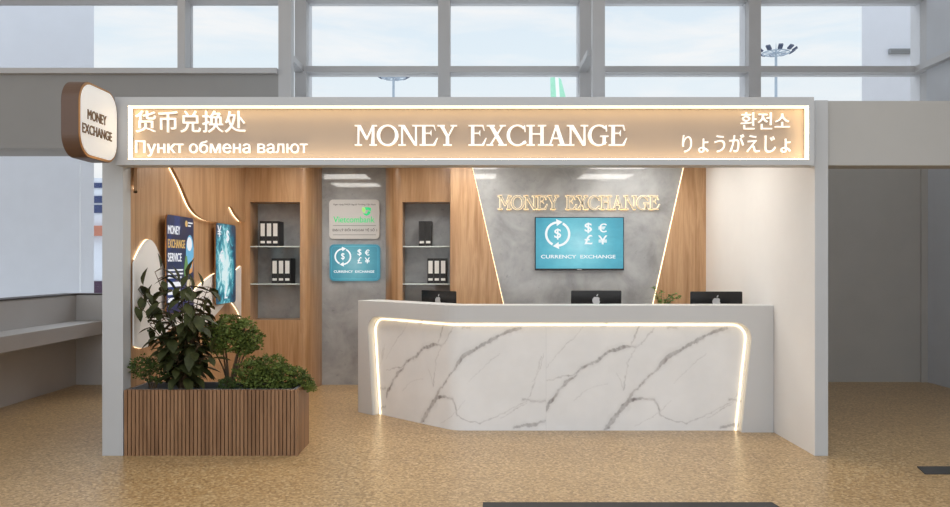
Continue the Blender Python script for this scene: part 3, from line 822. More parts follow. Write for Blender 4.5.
wt = smooth_curve([wp(*p, XL + 0.026) for p in ((131.5, 268), (136, 259), (142, 247), (149, 239.5), (156, 246), (163, 265), (169, 287), (176, 299), (186, 300), (196, 290), (205, 281), (215, 274), (226, 272), (235, 271), (241.3, 266))])
wb = smooth_curve([wp(*p, XL + 0.026) for p in ((241.3, 318), (238, 310), (232, 302), (227, 302), (220, 310), (208, 322), (190, 327), (176, 326), (164, 334), (154, 343), (143, 348), (131.5, 345))])
lo = [(max(0.155, p[0]), p[1]) for p in wt + wb]
t = wave('wave_panel', 'white wavy wall panel with lit edge behind the tall plant', lo, wt, 'white_panel', XL + 0.012, 0.014)
b = MB(); b.tube([(XL + 0.007, p[0], p[1]) for p in inset([(max(0.155, q[0]), q[1]) for q in wt], -0.003) if p[0] > 0.19], 0.006, 6); b.build('led_strip', M['led'], t)
b = MB(); b.tube([(XL + 0.007, p[0], p[1]) for p in inset([(max(0.155, q[0]), q[1]) for q in wb], -0.003) if p[0] > 0.19], 0.006, 6); b.build('led_strip', M['led'], t)

# ------------------------------------------------------------------ poster light boxes on the same wall
def lightbox(label, ya, yb, za, zb, m):
    t = thing('poster_light_box', label, 'poster', (XL + 0.056, (ya + yb) / 2, za))
    x0 = XL + 0.056
    b = MB(); b.prism(rrect(ya, za, yb, zb, 0.05), (x0, 0, 0), (0, 1, 0), (0, 0, 1), (0.012, 0, 0)); b.build('case', M['gold'], t)
    b = MB(); b.prism(rrect(ya + 0.006, za + 0.006, yb - 0.006, zb - 0.006, 0.046), (x0 + 0.012, 0, 0), (0, 1, 0), (0, 0, 1), (0.003, 0, 0)); b.build('picture', M[m], t)
    return t, x0 + 0.015
def flat(name, pts, m, parent, X, d=0.0015):
    b = MB(); b.prism(pts, (X, 0, 0), (0, 1, 0), (0, 0, 1), (d, 0, 0)); return b.build(name, M[m], parent)
t, xp = lightbox('navy poster MONEY EXCHANGE SERVICE on the oak wall behind the tall plant', 0.75, 1.46, 1.13, 2.07, 'navy')
def pt_(s, y0, y1, z0, z1, m, bold=0.01): text('lettering', s, M[m], t, (xp, 0, 0), SX, y0, y1, z0, z1, 0.002, bold)
pt_('MONEY', 0.78, 1.08, 1.885, 1.965, 'p_white'); pt_('EXCHANGE', 0.78, 1.21, 1.755, 1.835, 'p_gold'); pt_('SERVICE', 0.78, 1.12, 1.625, 1.705, 'p_white')
for k in range(3): flat('text_line', R_(0.78, 1.535 - k * 0.035, 1.16 - 0.04 * (k == 2), 1.55 - k * 0.035), 'p_white', t, xp)
for k, L in enumerate((0.36, 0.3, 0.38)): flat('text_line', R_(0.78, 1.385 - k * 0.075, 0.78 + L, 1.43 - k * 0.075), 'p_white', t, xp)
flat('emblem', ell(1.25, 2.0, 0.032, 0.032), 'p_gold', t, xp)
for k in range(2): flat('text_line', R_(1.295, 2.005 - k * 0.03, 1.42 - 0.05 * k, 2.018 - k * 0.03), 'p_white', t, xp)
flat('globe', ell(1.345, 1.72, 0.105, 0.17), 'p_sky', t, xp); flat('cloud', ell(1.33, 1.80, 0.07, 0.07), 'p_white', t, xp, 0.002)
flat('money_bag', [(1.20, 1.45), (1.29, 1.45), (1.30, 1.56), (1.26, 1.68), (1.225, 1.68), (1.19, 1.56)], 'p_green', t, xp, 0.0025)
flat('arrow', [(1.33, 1.50), (1.41, 1.52), (1.445, 1.66), (1.42, 1.66), (1.385, 1.56), (1.33, 1.55)], 'p_orange', t, xp, 0.0025)
flat('coin', ell(1.32, 1.40, 0.06, 0.05), 'p_cream', t, xp); flat('coin', ell(1.35, 1.31, 0.07, 0.05), 'p_cream', t, xp)
t, xp = lightbox('teal poster of glowing currency signs on the oak wall beside the shelves', 2.14, 2.87, 1.14, 2.062, 'teal')
def cur(s, y0, y1, z0, z1): text('currency_sign', s, M['p_white'], t, (xp, 0, 0), SX, y0, y1, z0, z1, 0.004, 0.0)
cur('¥', 2.19, 2.32, 1.90, 2.03); cur('$', 2.50, 2.60, 1.84, 1.99); cur('€', 2.27, 2.40, 1.62, 1.75); cur('£', 2.44, 2.54, 1.20, 1.34)

# ------------------------------------------------------------------ plates on the concrete recess, screen, inner lettering
def exchange_picture(t, X0, X1, Z0, Z1, Y):
    """ring of two arrows round a dollar, four currency signs, two words; drawn on plane Y facing the viewer"""
    Wd, Hh = X1 - X0, Z1 - Z0; a = Wd / Hh
    def U(u): return X0 + Wd * u
    def V(v): return Z0 + Hh * v
    cx, cz_, ro, ri = U(0.25), V(0.68), Hh * 0.25, Hh * 0.205
    b = MB()
    for a0, a1 in ((-84, 64), (96, 244)):
        for q in ring(cx, cz_, ro, ro, ri, ri, a0, a1, 16): b.prism(q, (0, Y, 0), (1, 0, 0), (0, 0, 1), (0, -0.004, 0))
    rm = (ro + ri) / 2
    for ang, sg in ((96, 1), (276, 1)):
        A = math.radians(ang); c_ = Vector((cx + rm * math.cos(A), cz_ + rm * math.sin(A)))
        d_ = Vector((math.sin(A), -math.cos(A))); n_ = Vector((math.cos(A), math.sin(A))); L = Hh * 0.092
        b.prism([tuple(c_ + n_ * L * 0.75), tuple(c_ + d_ * L * 1.3), tuple(c_ - n_ * L * 0.75)], (0, Y, 0), (1, 0, 0), (0, 0, 1), (0, -0.004, 0))
    b.build('arrow_ring', M['icon'], t)
    def T(nm, s, u0, u1, v0, v1, bold): text(nm, s, M['icon'], t, (0, Y, 0), FX, U(u0), U(u1), V(v0), V(v1), 0.004, bold)
    T('currency_sign', '$', 0.213, 0.287, 0.575, 0.785, 0.012)
    T('currency_sign', '$', 0.56, 0.64, 0.70, 0.90, 0.012); T('currency_sign', '€', 0.715, 0.81, 0.715, 0.885, 0.012)
    T('currency_sign', '£', 0.56, 0.645, 0.48, 0.66, 0.012); T('currency_sign', '¥', 0.715, 0.815, 0.48, 0.65, 0.012)
    T('lettering', 'CURRENCY', 0.06, 0.46, 0.20, 0.268, 0.012); T('lettering', 'EXCHANGE', 0.51, 0.91, 0.20, 0.268, 0.012)

YS = 3.795
p0, p1 = at(329, 239, YS), at(379.5, 199.5, YS)
t = thing('wall_plate', 'pale grey rounded bank plate with green lettering, upper plate on the recess', 'sign', ((p0.x + p1.x) / 2, YS, p0.z))
b = MB(); b.prism(rrect(p0.x, p0.z, p1.x, p1.z, 0.055), (0, YS, 0), (1, 0, 0), (0, 0, 1), (0, YC - YS, 0)); b.build('plate', M['plate_grey'], t, bevel=0.004)
def q_(px, py): return at(px, py, YS)
def pl(s, x0, x1, y0, y1, m, bold): text('lettering', s, M[m], t, (0, YS, 0), FX, q_(x0, 0).x, q_(x1, 0).x, q_(0, y1).z, q_(0, y0).z, 0.004, bold)
pl('Vietcombank', 333.5, 374.5, 216.5, 222.5, 'green', 0.006)
pl('Ngân hàng TMCP Ngoại Thương Việt Nam', 333.5, 375.5, 203.6, 205.6, 'sign_text_dark', 0)
pl('ĐẠI LÝ ĐỔI NGOẠI TỆ SỐ 1', 332.5, 377, 227.8, 231.8, 'sign_text_dark', 0.004)
for yv in (225.6, 234.8):
    b = MB(); a_ = q_(333, yv + 0.25); c_ = q_(376, yv - 0.25); b.box(a_.x, c_.x, YS - 0.003, YS, a_.z, c_.z); b.build('text_line', M['vent_grey'], t)
c_ = q_(366.5, 211.5); k = (D0 + YS) / FPX
def sh(pts, m, nm): 
    b = MB(); b.prism([(c_.x + x * k, c_.z + z * k) for x, z in pts], (0, YS, 0), (1, 0, 0), (0, 0, 1), (0, -0.005, 0)); b.build(nm, M[m], t)
sh([(-4.5, 3.6), (-2.5, 4.2), (-1, 1.2), (-2.2, -1.5), (-4.2, 0.5)], 'lime', 'emblem')
sh([(-1.8, 4.2), (2.5, 4.2), (4.5, 3.4), (4.3, 0), (2.2, 1.6), (-0.6, 1.4)], 'green', 'emblem')
sh([(4.2, -0.8), (2.5, -3.2), (0, -4.4), (-2.4, -3.2), (-3.4, -1.8), (0.2, -2.2), (2.2, 0.8)], 'green', 'emblem')

p0, p1 = at(329.5, 281, YS), at(380, 244.3, YS)
t = thing('wall_plate', 'cyan rounded CURRENCY EXCHANGE plate, lower plate on the recess', 'sign', ((p0.x + p1.x) / 2, YS, p0.z))
b = MB(); b.prism(rrect(p0.x, p0.z, p1.x, p1.z, 0.06), (0, YS, 0), (1, 0, 0), (0, 0, 1), (0, YC - YS, 0)); b.build('plate', M['cyan_plate'], t)
b = MB(); o_ = rrect(p0.x + 0.025, p0.z + 0.025, p1.x - 0.025, p1.z - 0.025, 0.045); i_ = rrect(p0.x + 0.031, p0.z + 0.031, p1.x - 0.031, p1.z - 0.031, 0.04)
for k_ in range(len(o_)):
    j = (k_ + 1) % len(o_)
    if math.dist(o_[k_], o_[j]) < 1e-6: continue
    b.prism([o_[k_], o_[j], i_[j], i_[k_]], (0, YS, 0), (1, 0, 0), (0, 0, 1), (0, -0.002, 0))
b.build('border_line', M['cyan_screen'], t)
exchange_picture(t, p0.x + 0.02, p1.x - 0.02, p0.z + 0.02, p1.z - 0.02, YS)

YT = YCB - 0.0
p0, p1 = at(535, 270.3, YT), at(624, 217, YT)
t = thing('wall_television', 'flat wall television showing CURRENCY EXCHANGE on the concrete wall', 'television', ((p0.x + p1.x) / 2, YT, p0.z))
b = MB(); b.box(p0.x, p1.x, YT, YT + 0.035, p0.z, p1.z); b.build('case', M['black_gloss'], t, bevel=0.003)
b = MB(); b.box(p0.x + 0.3, p1.x - 0.3, YT + 0.035, YCB + 0.05, p0.z + 0.15, p1.z - 0.15); b.build('wall_mount', M['dark'], t)
sx0, sx1, szz0, szz1 = p0.x + 0.010, p1.x - 0.010, p0.z + 0.022, p1.z - 0.010
b = MB(); b.box(sx0, sx1, YT - 0.002, YT, szz0, szz1); b.build('screen', M['cyan_screen'], t)
exchange_picture(t, sx0, sx1, szz0, szz1, YT - 0.002)
b = MB(); xm = (sx0 + sx1) / 2; b.box(xm - 0.03, xm + 0.03, YT - 0.002, YT, p0.z + 0.008, p0.z + 0.014); b.build('badge', M['silver'], t)

yl = YCB + 0.05
p0, p1 = at(498, 209.6, yl), at(659.5, 195.9, yl)
t = thing('wall_lettering', 'MONEY EXCHANGE letters with warm halo on the concrete wall above the television', 'sign', ((p0.x + p1.x) / 2, yl, p0.z))
letters(['MONEY', 'EXCHANGE'], p0.x, p1.x, p0.z, p1.z, yl, 0.03, M['letter_grey'], t, M['halo'])

# ------------------------------------------------------------------ shelves and binders
zs = [EYE + (CY - y) * (D0 + YN) / FPX for y in (246, 283.5)]
for (na, nb, nm) in ((n1a, n1b, 'niche above the planter'), (n2a, n2b, 'niche behind the counter')):
    for k_, z in enumerate(zs):
        b = MB(); b.box(na + 0.001, nb - 0.001, YN + 0.02, YN + 0.358, z - 0.014, z)
        o = b.build('glass_shelf', M['shelf_glass'], None)
        b = MB(); b.box(na + 0.001, nb - 0.001, YN + 0.016, YN + 0.02, z - 0.014, z); b.build('painted_glint', M['edge'], o)  # thin strip added to carry the painted glint
        tag(o, ('upper' if k_ == 0 else 'lower') + ' glass shelf in the oak ' + nm, 'shelf', 'glass shelves in the oak niches')
BW, BH, BD = 0.078, 0.315, 0.27
def make_binder(plain):
    t = thing('ring_binder', 'binder', 'binder', (0, 0, 0))
    b = MB(); b.box(-BW / 2, BW / 2, 0, 0.004, 0, BH); b.box(-BW / 2, -BW / 2 + 0.003, 0.004, BD, 0, BH); b.box(BW / 2 - 0.003, BW / 2, 0.004, BD, 0, BH)
    b.build('cover', M['binder'], t, local=True)
    b = MB(); b.box(-BW / 2 + 0.006, BW / 2 - 0.006, 0.02, BD - 0.01, 0.008, BH - 0.012); b.build('paper_block', M['label_white'] if not plain else M['binder'], t, local=True)
    if not plain:
        b = MB(); b.box(-0.027, 0.027, -0.002, 0, 0.125, 0.285); b.build('spine_label', M['label_white'], t, local=True)
    b = MB(); b.box(-0.027, 0.027, -0.002, 0, 0.035, 0.065); b.build('index_label', M['label_white'], t, local=True)
    return t
proto, plain = make_binder(False), make_binder(True)
u1 = u2 = False
def place(pxs, py_shelf, isplain, labels, group):
    global u1, u2
    for px, lb in zip(pxs, labels):
        Yb = YN + 0.055
        loc = ((px - CX) * (D0 + Yb) / FPX, Yb, py_shelf)
        if isplain:
            o = plain if not u2 else dup(plain, loc); u2 = True
        else:
            o = proto if not u1 else dup(proto, loc); u1 = True
        o.location = loc; o['label'] = lb; o['group'] = group
kk = FPX / (D0 + YN + 0.055) * (BW + 0.002)
def trio(x0, n): return [x0 + kk * (i + 0.5) for i in range(n)]
place(trio(259.5, 3), zs[0], False, ['black white-labelled binder, nearest the oak side wall on the upper niche shelf above planter', 'black white-labelled binder, middle of three on the upper niche shelf above planter', 'black white-labelled binder, last of three on the upper niche shelf above planter'], 'binders on the upper shelf above the planter')
place(trio(271.5, 3), zs[1], False, ['black white-labelled binder, first of three on the lower niche shelf above planter', 'black white-labelled binder, middle of three on the lower niche shelf above planter', 'black white-labelled binder, last of three on the lower niche shelf above planter'], 'binders on the lower shelf above the planter')
place(trio(418.7, 2), zs[0], True, ['plain black binder on the upper shelf behind the counter, the one nearer the recess plates', 'plain black binder on the upper shelf behind the counter, the one nearer the television'], 'plain binders on the upper shelf behind the counter')
place(trio(427.3, 3), zs[1], False, ['black white-labelled binder, first of three on the lower shelf behind the counter', 'black white-labelled binder, middle of three on the lower shelf behind the counter', 'black white-labelled binder, last of three on the lower shelf behind the counter'], 'binders on the lower shelf behind the counter')

# ------------------------------------------------------------------ counter
CYF, ZTOP, BX, RB = 0.906, 1.2065, -0.247, 0.35
tl = RB * math.tan(PI / 8); s1 = XR - 0.004 - (BX + tl); s2 = s1 + RB * PI / 4; LEN = s2 + 1.452 - tl
def path(s, d=0.0):
    x0 = XR - 0.004
    if s <= s1: p, n = Vector((x0 - s, CYF)), Vector((0, 1))
    elif s <= s2:
        a = (s - s1) / RB; c = Vector((BX + tl, CYF + RB)); n = Vector((math.sin(a), math.cos(a))); p = c - n * RB
    else:
        a = PI / 4; c = Vector((BX + tl, CYF + RB)); n = Vector((math.sin(a), math.cos(a))); p = c - n * RB + Vector((-math.cos(a), math.sin(a))) * (s - s2)
    return p + n * d
def P3(s, z, d): q = path(s, d); return (q.x, q.y, z)
def s_of(px): return XR - 0.004 - (px - CX) * (D0 + CYF) / FPX
# opening outline in (s, z), from the end by the white wall over the top to the free end
zo = 1.048
sr0, sr1 = s_of(741.5), s_of(751.5)
sl0, sl1 = LEN - 0.255, LEN - 0.17
rc = 0.16
inner = []; outer = []
for k_ in range(11):
    f = k_ / 10; inner.append((sr0 + (sr1 - sr0) * f, (zo - rc) * f)); outer.append((0.0, (zo - rc) * f))
for k_ in range(1, 11):
    a = PI / 2 * k_ / 10
    inner.append((sr1 + rc * (1 - math.cos(a)), zo - rc + rc * math.sin(a)))
    outer.append((0.0, zo - rc + (ZTOP - zo + rc) * k_ / 5) if k_ <= 5 else ((sr1 + rc) * (k_ - 5) / 5, ZTOP))
nT = 70
sa, sb = sr1 + rc, sl1 - rc
for k_ in range(1, nT + 1):
    s_ = sa + (sb - sa) * k_ / nT; inner.append((s_, zo)); outer.append((s_, ZTOP))
for k_ in range(1, 11):
    a = PI / 2 * k_ / 10
    inner.append((sb + rc * math.sin(a), zo - rc + rc * math.cos(a)))
    outer.append((sb + (LEN - sb) * k_ / 5, ZTOP) if k_ <= 5 else (LEN, ZTOP - (ZTOP - zo + rc) * (k_ - 5) / 5))
for k_ in range(1, 11):
    f = k_ / 10; inner.append((sl1 + (sl0 - sl1) * f, (zo - rc) * (1 - f))); outer.append((LEN, (zo - rc) * (1 - f)))
t = thing('reception_counter', 'pale grey bent counter with lit white marble front and raised ledge', 'counter', (1.0, CYF, 0))
DP = 0.085
b = MB(); N = len(inner)
vs = [P3(*q, 0) for q in inner] + [P3(*q, 0) for q in outer] + [P3(*q, DP) for q in inner] + [P3(*q, DP) for q in outer]
fs = []
for i in range(N - 1):
    fs.append((i, i + 1, N + i + 1, N + i)); fs.append((i, 2 * N + i, 2 * N + i + 1, i + 1)); fs.append((N + i, N + i + 1, 3 * N + i + 1, 3 * N + i)); fs.append((2 * N + i, 3 * N + i, 3 * N + i + 1, 2 * N + i + 1))
b.add(vs, fs); b.build('front_shell', M['shell'], t)
def slab(b, sA, sB, dA, dB, zA, zB, n=60):
    vs = []
    for i in range(n + 1):
        s_ = sA + (sB - sA) * i / n
        vs += [P3(s_, zA, dA), P3(s_, zA, dB), P3(s_, zB, dB), P3(s_, zB, dA)]
    fs = []
    for i in range(n):
        o = i * 4
        for q in range(4): fs.append((o + q, o + (q + 1) % 4, o + 4 + (q + 1) % 4, o + 4 + q))
    fs += [(0, 1, 2, 3), tuple(n * 4 + q for q in (3, 2, 1, 0))]
    b.add(vs, fs)
b = MB(); slab(b, 0, LEN, DP, 0.30, ZTOP - 0.04, ZTOP); b.build('ledge', M['shell'], t)
b = MB(); slab(b, 0, LEN, 0.14, 0.20, 0, ZTOP - 0.04); b.build('back_board', M['shell'], t)
b = MB(); b.box(0.25, XR - 0.004, CYF + 0.2, CYF + 0.95, 0.77, 0.80); b.build('desk_top', M['shell'], t)
b = MB()
a0 = path(s2 + 0.15, 0.20); a1 = path(LEN - 0.02, 0.20); a2 = path(LEN - 0.02, 0.8); a3 = path(s2 + 0.15, 0.8)
b.prism([tuple(a0), tuple(a1), tuple(a2), tuple(a3)], (0, 0, 0.77), (1, 0, 0), (0, 1, 0), (0, 0, 0.03)); b.build('desk_return', M['shell'], t)
# strip light just inside the opening
def inner_off(d):
    out = []
    for i, p in enumerate(inner):
        a = inner[max(i - 1, 0)]; q = inner[min(i + 1, N - 1)]
        dx, dy = q[0] - a[0], q[1] - a[1]; L = math.hypot(dx, dy)
        out.append((p[0] + dy / L * d, max(0.004, p[1] - dx / L * d)))
    return out
b = MB(); b.tube([P3(*q, DP - 0.008) for q in inner_off(0.030)], 0.007, 6); b.build('led_strip', M['led'], t)
# marble slabs; veins drawn along their unrolled length
VE = [[(490, 388, 9), (520, 355, 16), (550, 320, 13), (570, 300, 10), (600, 292, 8), (640, 295, 6), (655, 320, 4), (665, 345, 3), (700, 362, 2.6), (740, 368, 2), (790, 345, 3), (830, 330, 2), (885, 300, 2)],
 [(550, 320, 8), (580, 275, 5), (620, 240, 4), (660, 190, 11), (700, 160, 12), (740, 135, 9), (790, 105, 9), (820, 92, 15), (860, 84, 6)],
 [(317, 330, 8), (340, 300, 9), (355, 270, 8), (380, 240, 8), (410, 220, 6), (425, 200, 8), (470, 185, 8), (510, 150, 11), (550, 138, 12), (585, 140, 6)],
 [(318, 242, 3), (350, 232, 2), (385, 222, 2), (410, 215, 3)], [(640, 85, 3), (610, 120, 3), (580, 150, 3), (560, 190, 2), (555, 240, 2.5), (550, 270, 5)], [(530, 220, 1.5), (540, 240, 2), (550, 265, 3)],
 [(600, 80, 2.5), (585, 110, 3), (570, 135, 3)], [(680, 82, 6), (705, 84, 6)], [(480, 78, 4), (497, 71, 5)], [(840, 382, 6), (890, 376, 9), (920, 362, 10), (938, 358, 10)],
 [(870, 298, 6), (938, 300, 5)], [(800, 352, 2), (880, 310, 2), (900, 250, 2), (920, 170, 1.6)], [(895, 240, 1.6), (915, 215, 1.6), (930, 160, 1.6)],
 [(400, 300, 1.2), (450, 260, 1), (500, 250, 1)], [(700, 250, 1), (760, 190, 1), (800, 160, 1.2)], [(580, 380, 1), (640, 350, 1.2), (690, 300, 1)], [(317, 200, 1), (360, 150, 1), (400, 110, 1.3), (430, 80, 1)]]
SEG = []
for pl_ in VE:
    for p, q in zip(pl_[:-1], pl_[1:]):
        f_ = lambda r: ((r[0] - 317) / 312.3, (390 - r[1]) / 312.3, r[2] / 312.3)
        SEG.append(f_(p) + f_(q))
def vein(u, v):
    nz1 = noise.noise(Vector((u * 5, v * 5, 0.3))); nz2 = noise.noise(Vector((u * 5, v * 5, 7.3)))
    f1 = noise.noise(Vector((u * 22, v * 22, 2.1))); f2 = noise.noise(Vector((u * 22, v * 22, 5.7)))
    x, y = u + nz1 * 0.020 + f1 * 0.013 + noise.noise(Vector((u * 70, v * 70, 1))) * 0.005, v + nz2 * 0.020 + f2 * 0.013 + noise.noise(Vector((u * 70, v * 70, 4))) * 0.005
    best = 0.0
    for ax, ay, aw, bx_, by_, bw in SEG:
        if x < min(ax, bx_) - 0.05 or x > max(ax, bx_) + 0.05 or y < min(ay, by_) - 0.05 or y > max(ay, by_) + 0.05: continue
        dx, dy = bx_ - ax, by_ - ay; L2 = dx * dx + dy * dy
        tt = max(0, min(1, ((x - ax) * dx + (y - ay) * dy) / L2)) if L2 else 0
        d_ = math.hypot(x - ax - dx * tt, y - ay - dy * tt); wd = (aw + (bw - aw) * tt) * 0.5 * (0.82 + 0.6 * noise.noise(Vector((u * 9, v * 9, 3.3))) + 0.25 * f2)
        wd = max(wd, 0.0014)
        edge = 0.0035
        k_ = 1 - max(0, min(1, (d_ - wd) / edge))
        dens = min(0.66, 0.22 + wd * 34) * (0.62 + 0.5 * nz1 + 0.9 * abs(f1))
        best = max(best, k_ * dens, 0.16 * max(0, 1 - d_ / (wd * 3.2 + 0.006)) if aw > 0.012 else 0)
    return min(1, best)
seam = s_of(546.8); TILE = 1.985
m0, m1 = sr1 - 0.06, sl1 + 0.06
zt_ = zo + 0.05; ns, nzv = 620, 165
vs = []; cs = []
for i in range(ns + 1):
    s_ = m0 + (m1 - m0) * i / ns
    u = (seam - s_) % TILE
    for j in range(nzv + 1):
        z = zt_ * j / nzv
        vs.append(P3(s_, z, DP + 0.001)); cs.append(vein(u, z))
fs = []
for i in range(ns):
    for j in range(nzv):
        a = i * (nzv + 1) + j; fs.append((a, a + 1, a + nzv + 2, a + nzv + 1))
b = MB(); b.add(vs, fs); nf = len(b.v)
slab(b, m0, m1, DP + 0.002, DP + 0.022, 0, zt_)
mo = b.build('marble_panel', M['marble'], t)
ca = mo.data.color_attributes.new('vein', 'FLOAT_COLOR', 'POINT')
buf = []
for i in range(len(mo.data.vertices)):
    c = cs[i] if i < nf else 0.0
    buf += [c, c, c, 1]
ca.data.foreach_set('color', buf)
b = MB(); b.box(XR - 0.0035 - seam - 0.0012, XR - 0.004 - seam + 0.0012, CYF + DP - 0.0008, CYF + DP + 0.001, 0, zo)
b.build('joint', M['shell'], t)

# ------------------------------------------------------------------ computers
def make_computer():
    t = thing('desktop_computer', 'computer', 'computer', (0, 0, 0), 'desktop computers behind the counter')
    b = MB(); b.prism(rrect(-0.273, 0.135, 0.273, 0.51, 0.012, 4), (0, 0, 0), (1, 0, 0), (0, 0, 1), (0, 0.018, 0)); b.build('display', M['black_gloss'], t, local=True, bevel=0.003)
    b = MB(); b.box(-0.262, 0.262, 0.018, 0.020, 0.19, 0.50); b.build('screen', M['dark'], t, local=True)
    b = MB(); b.prism([(-0.035, 0.0), (0.035, 0.0), (0.03, 0.23), (-0.03, 0.23)], (0, -0.03, 0.006), (1, 0, 0), (0, 0.12, 1), (0, -0.012, 0)); b.build('stand_neck', M['silver'], t, local=True)
    b = MB(); b.prism(rrect(-0.075, -0.13, 0.075, 0.06, 0.02), (0, 0, 0), (1, 0, 0), (0, 1, 0), (0, 0, 0.008)); b.build('stand_foot', M['silver'], t, local=True)
    b = MB(); s_ = 0.046
    body = []
    for k_ in range(40):
        a = 2 * PI * k_ / 40
        r = 1.0 - 0.16 * math.exp(-((a - PI / 2) / 0.35) ** 2) - 0.10 * math.exp(-((a - 3 * PI / 2) / 0.28) ** 2)
        x, z = 0.95 * r * math.cos(a) * (1 - 0.10 * (math.sin(a) < 0) * -math.sin(a)), r * math.sin(a)
        dx, dz = x - 1.12, z - 0.18; d_ = math.hypot(dx, dz)
        if d_ < 0.42: x, z = 1.12 + dx / d_ * 0.42, 0.18 + dz / d_ * 0.42
        body.append((x * s_, 0.400 + z * s_))
    b.prism(body, (0, 0, 0), (1, 0, 0), (0, 0, 1), (0, -0.002, 0))
    leaf = [(0.02, 1.0), (0.1, 1.35), (0.42, 1.6), (0.40, 1.3), (0.2, 1.05)]
    b.prism([(x * s_, 0.400 + z * s_) for x, z in leaf], (0, 0, 0), (1, 0, 0), (0, 0, 1), (0, -0.002, 0))
    b.build('logo', M['silver'], t, local=True)
    return t
pc = make_computer()
Ym = 2.0; zd = 0.80
pc.location = ((596 - CX) * (D0 + Ym) / FPX, Ym - 0.02, zd); pc['label'] = 'black desktop computer seen from behind, below the wall television'
Yb2 = 1.83
dup(pc, ((716.5 - CX) * (D0 + 1.70) / FPX, 1.70, zd), 'black desktop computer seen from behind, nearest the white side wall')
p = path(s2 + 0.62, 0.5)
Yq = 1.95
dup(pc, ((438 - CX) * (D0 + Yq) / FPX, Yq, zd), 'black desktop computer turned aside, behind the angled end of the counter', rz=-PI / 4)

# ------------------------------------------------------------------ planter
px0, px1, pyA, pyB, pzT = -2.940, -1.494, 0.0, 0.46, 0.55
t = thing('planter_box', 'long slatted walnut planter box with grey rim standing beside the post', 'planter', ((px0 + px1) / 2, 0.2, 0))
b = MB(); b.box(px0, px1 - 0.0, pyA + 0.022, pyA + 0.04, 0, pzT); b.box(px0, px0 + 0.018, pyA + 0.04, pyB, 0, pzT); b.box(px0 + 0.018, px1, pyB - 0.018, pyB, 0, pzT)
b.build('body', M['walnut'], t)
b = MB(); b.box(px1 - 0.02, px1 + 0.001, pyA, pyB, 0, pzT); b.build('end_panel', M['walnut'], t)
b = MB(); n = 44; pit = (px1 - 0.02 - px0) / n
for k_ in range(n): b.box(px0 + k_ * pit, px0 + k_ * pit + pit * 0.76, pyA, pyA + 0.022, 0.0, pzT)
b.build('slat_cladding', M['walnut'], t)
b = MB(); zr = pzT - 0.004
b.box(px0 + 0.018, px1 - 0.02, pyA + 0.04, pyA + 0.055, 0.3, zr + 0.006); b.box(px0 + 0.018, px1 - 0.02, pyB - 0.035, pyB - 0.018, 0.3, zr + 0.006)
b.box(px0 + 0.018, px0 + 0.035, pyA + 0.055, pyB - 0.035, 0.3, zr + 0.006); b.box(px1 - 0.045, px1 - 0.02, pyA + 0.055, pyB - 0.035, 0.3, zr + 0.006)
b.build('liner', M['liner'], t)
b = MB(); b.box(px0 + 0.02, px1 - 0.03, pyA + 0.055, pyB - 0.035, 0.40, 0.485); b.build('soil', M['soil'], t)
ZS = 0.485

# ------------------------------------------------------------------ plants
def leaf(b, base, direc, up, L, W, fold=0.25, droop=0.25):
    d = direc.normalized(); s_ = d.cross(up)
    if s_.length < 1e-3: s_ = Vector((1, 0, 0))
    s_.normalize(); n = s_.cross(d).normalized()
    prof = ((0, 0.02), (0.18, 0.62), (0.42, 1.0), (0.68, 0.78), (0.88, 0.32), (1.0, 0.0))
    vs = []; fs = []
    for f, w_ in prof:
        c = base + d * L * f - n * (droop * L * f * f)
        e = W * 0.5 * w_
        vs += [c - s_ * e + n * e * fold, c, c + s_ * e + n * e * fold]
    for i in range(len(prof) - 1):
        o = i * 3
        fs += [(o, o + 1, o + 4, o + 3), (o + 1, o + 2, o + 5, o + 4)]
    b.add(vs, fs)
def bezier(p0, p1, p2, n=10):
    return [p0 * (1 - t_) ** 2 + p1 * 2 * t_ * (1 - t_) + p2 * t_ * t_ for t_ in [i / n for i in range(n + 1)]]
def clampx(v): return Vector((max(v.x, XL + 0.035), v.y, v.z))

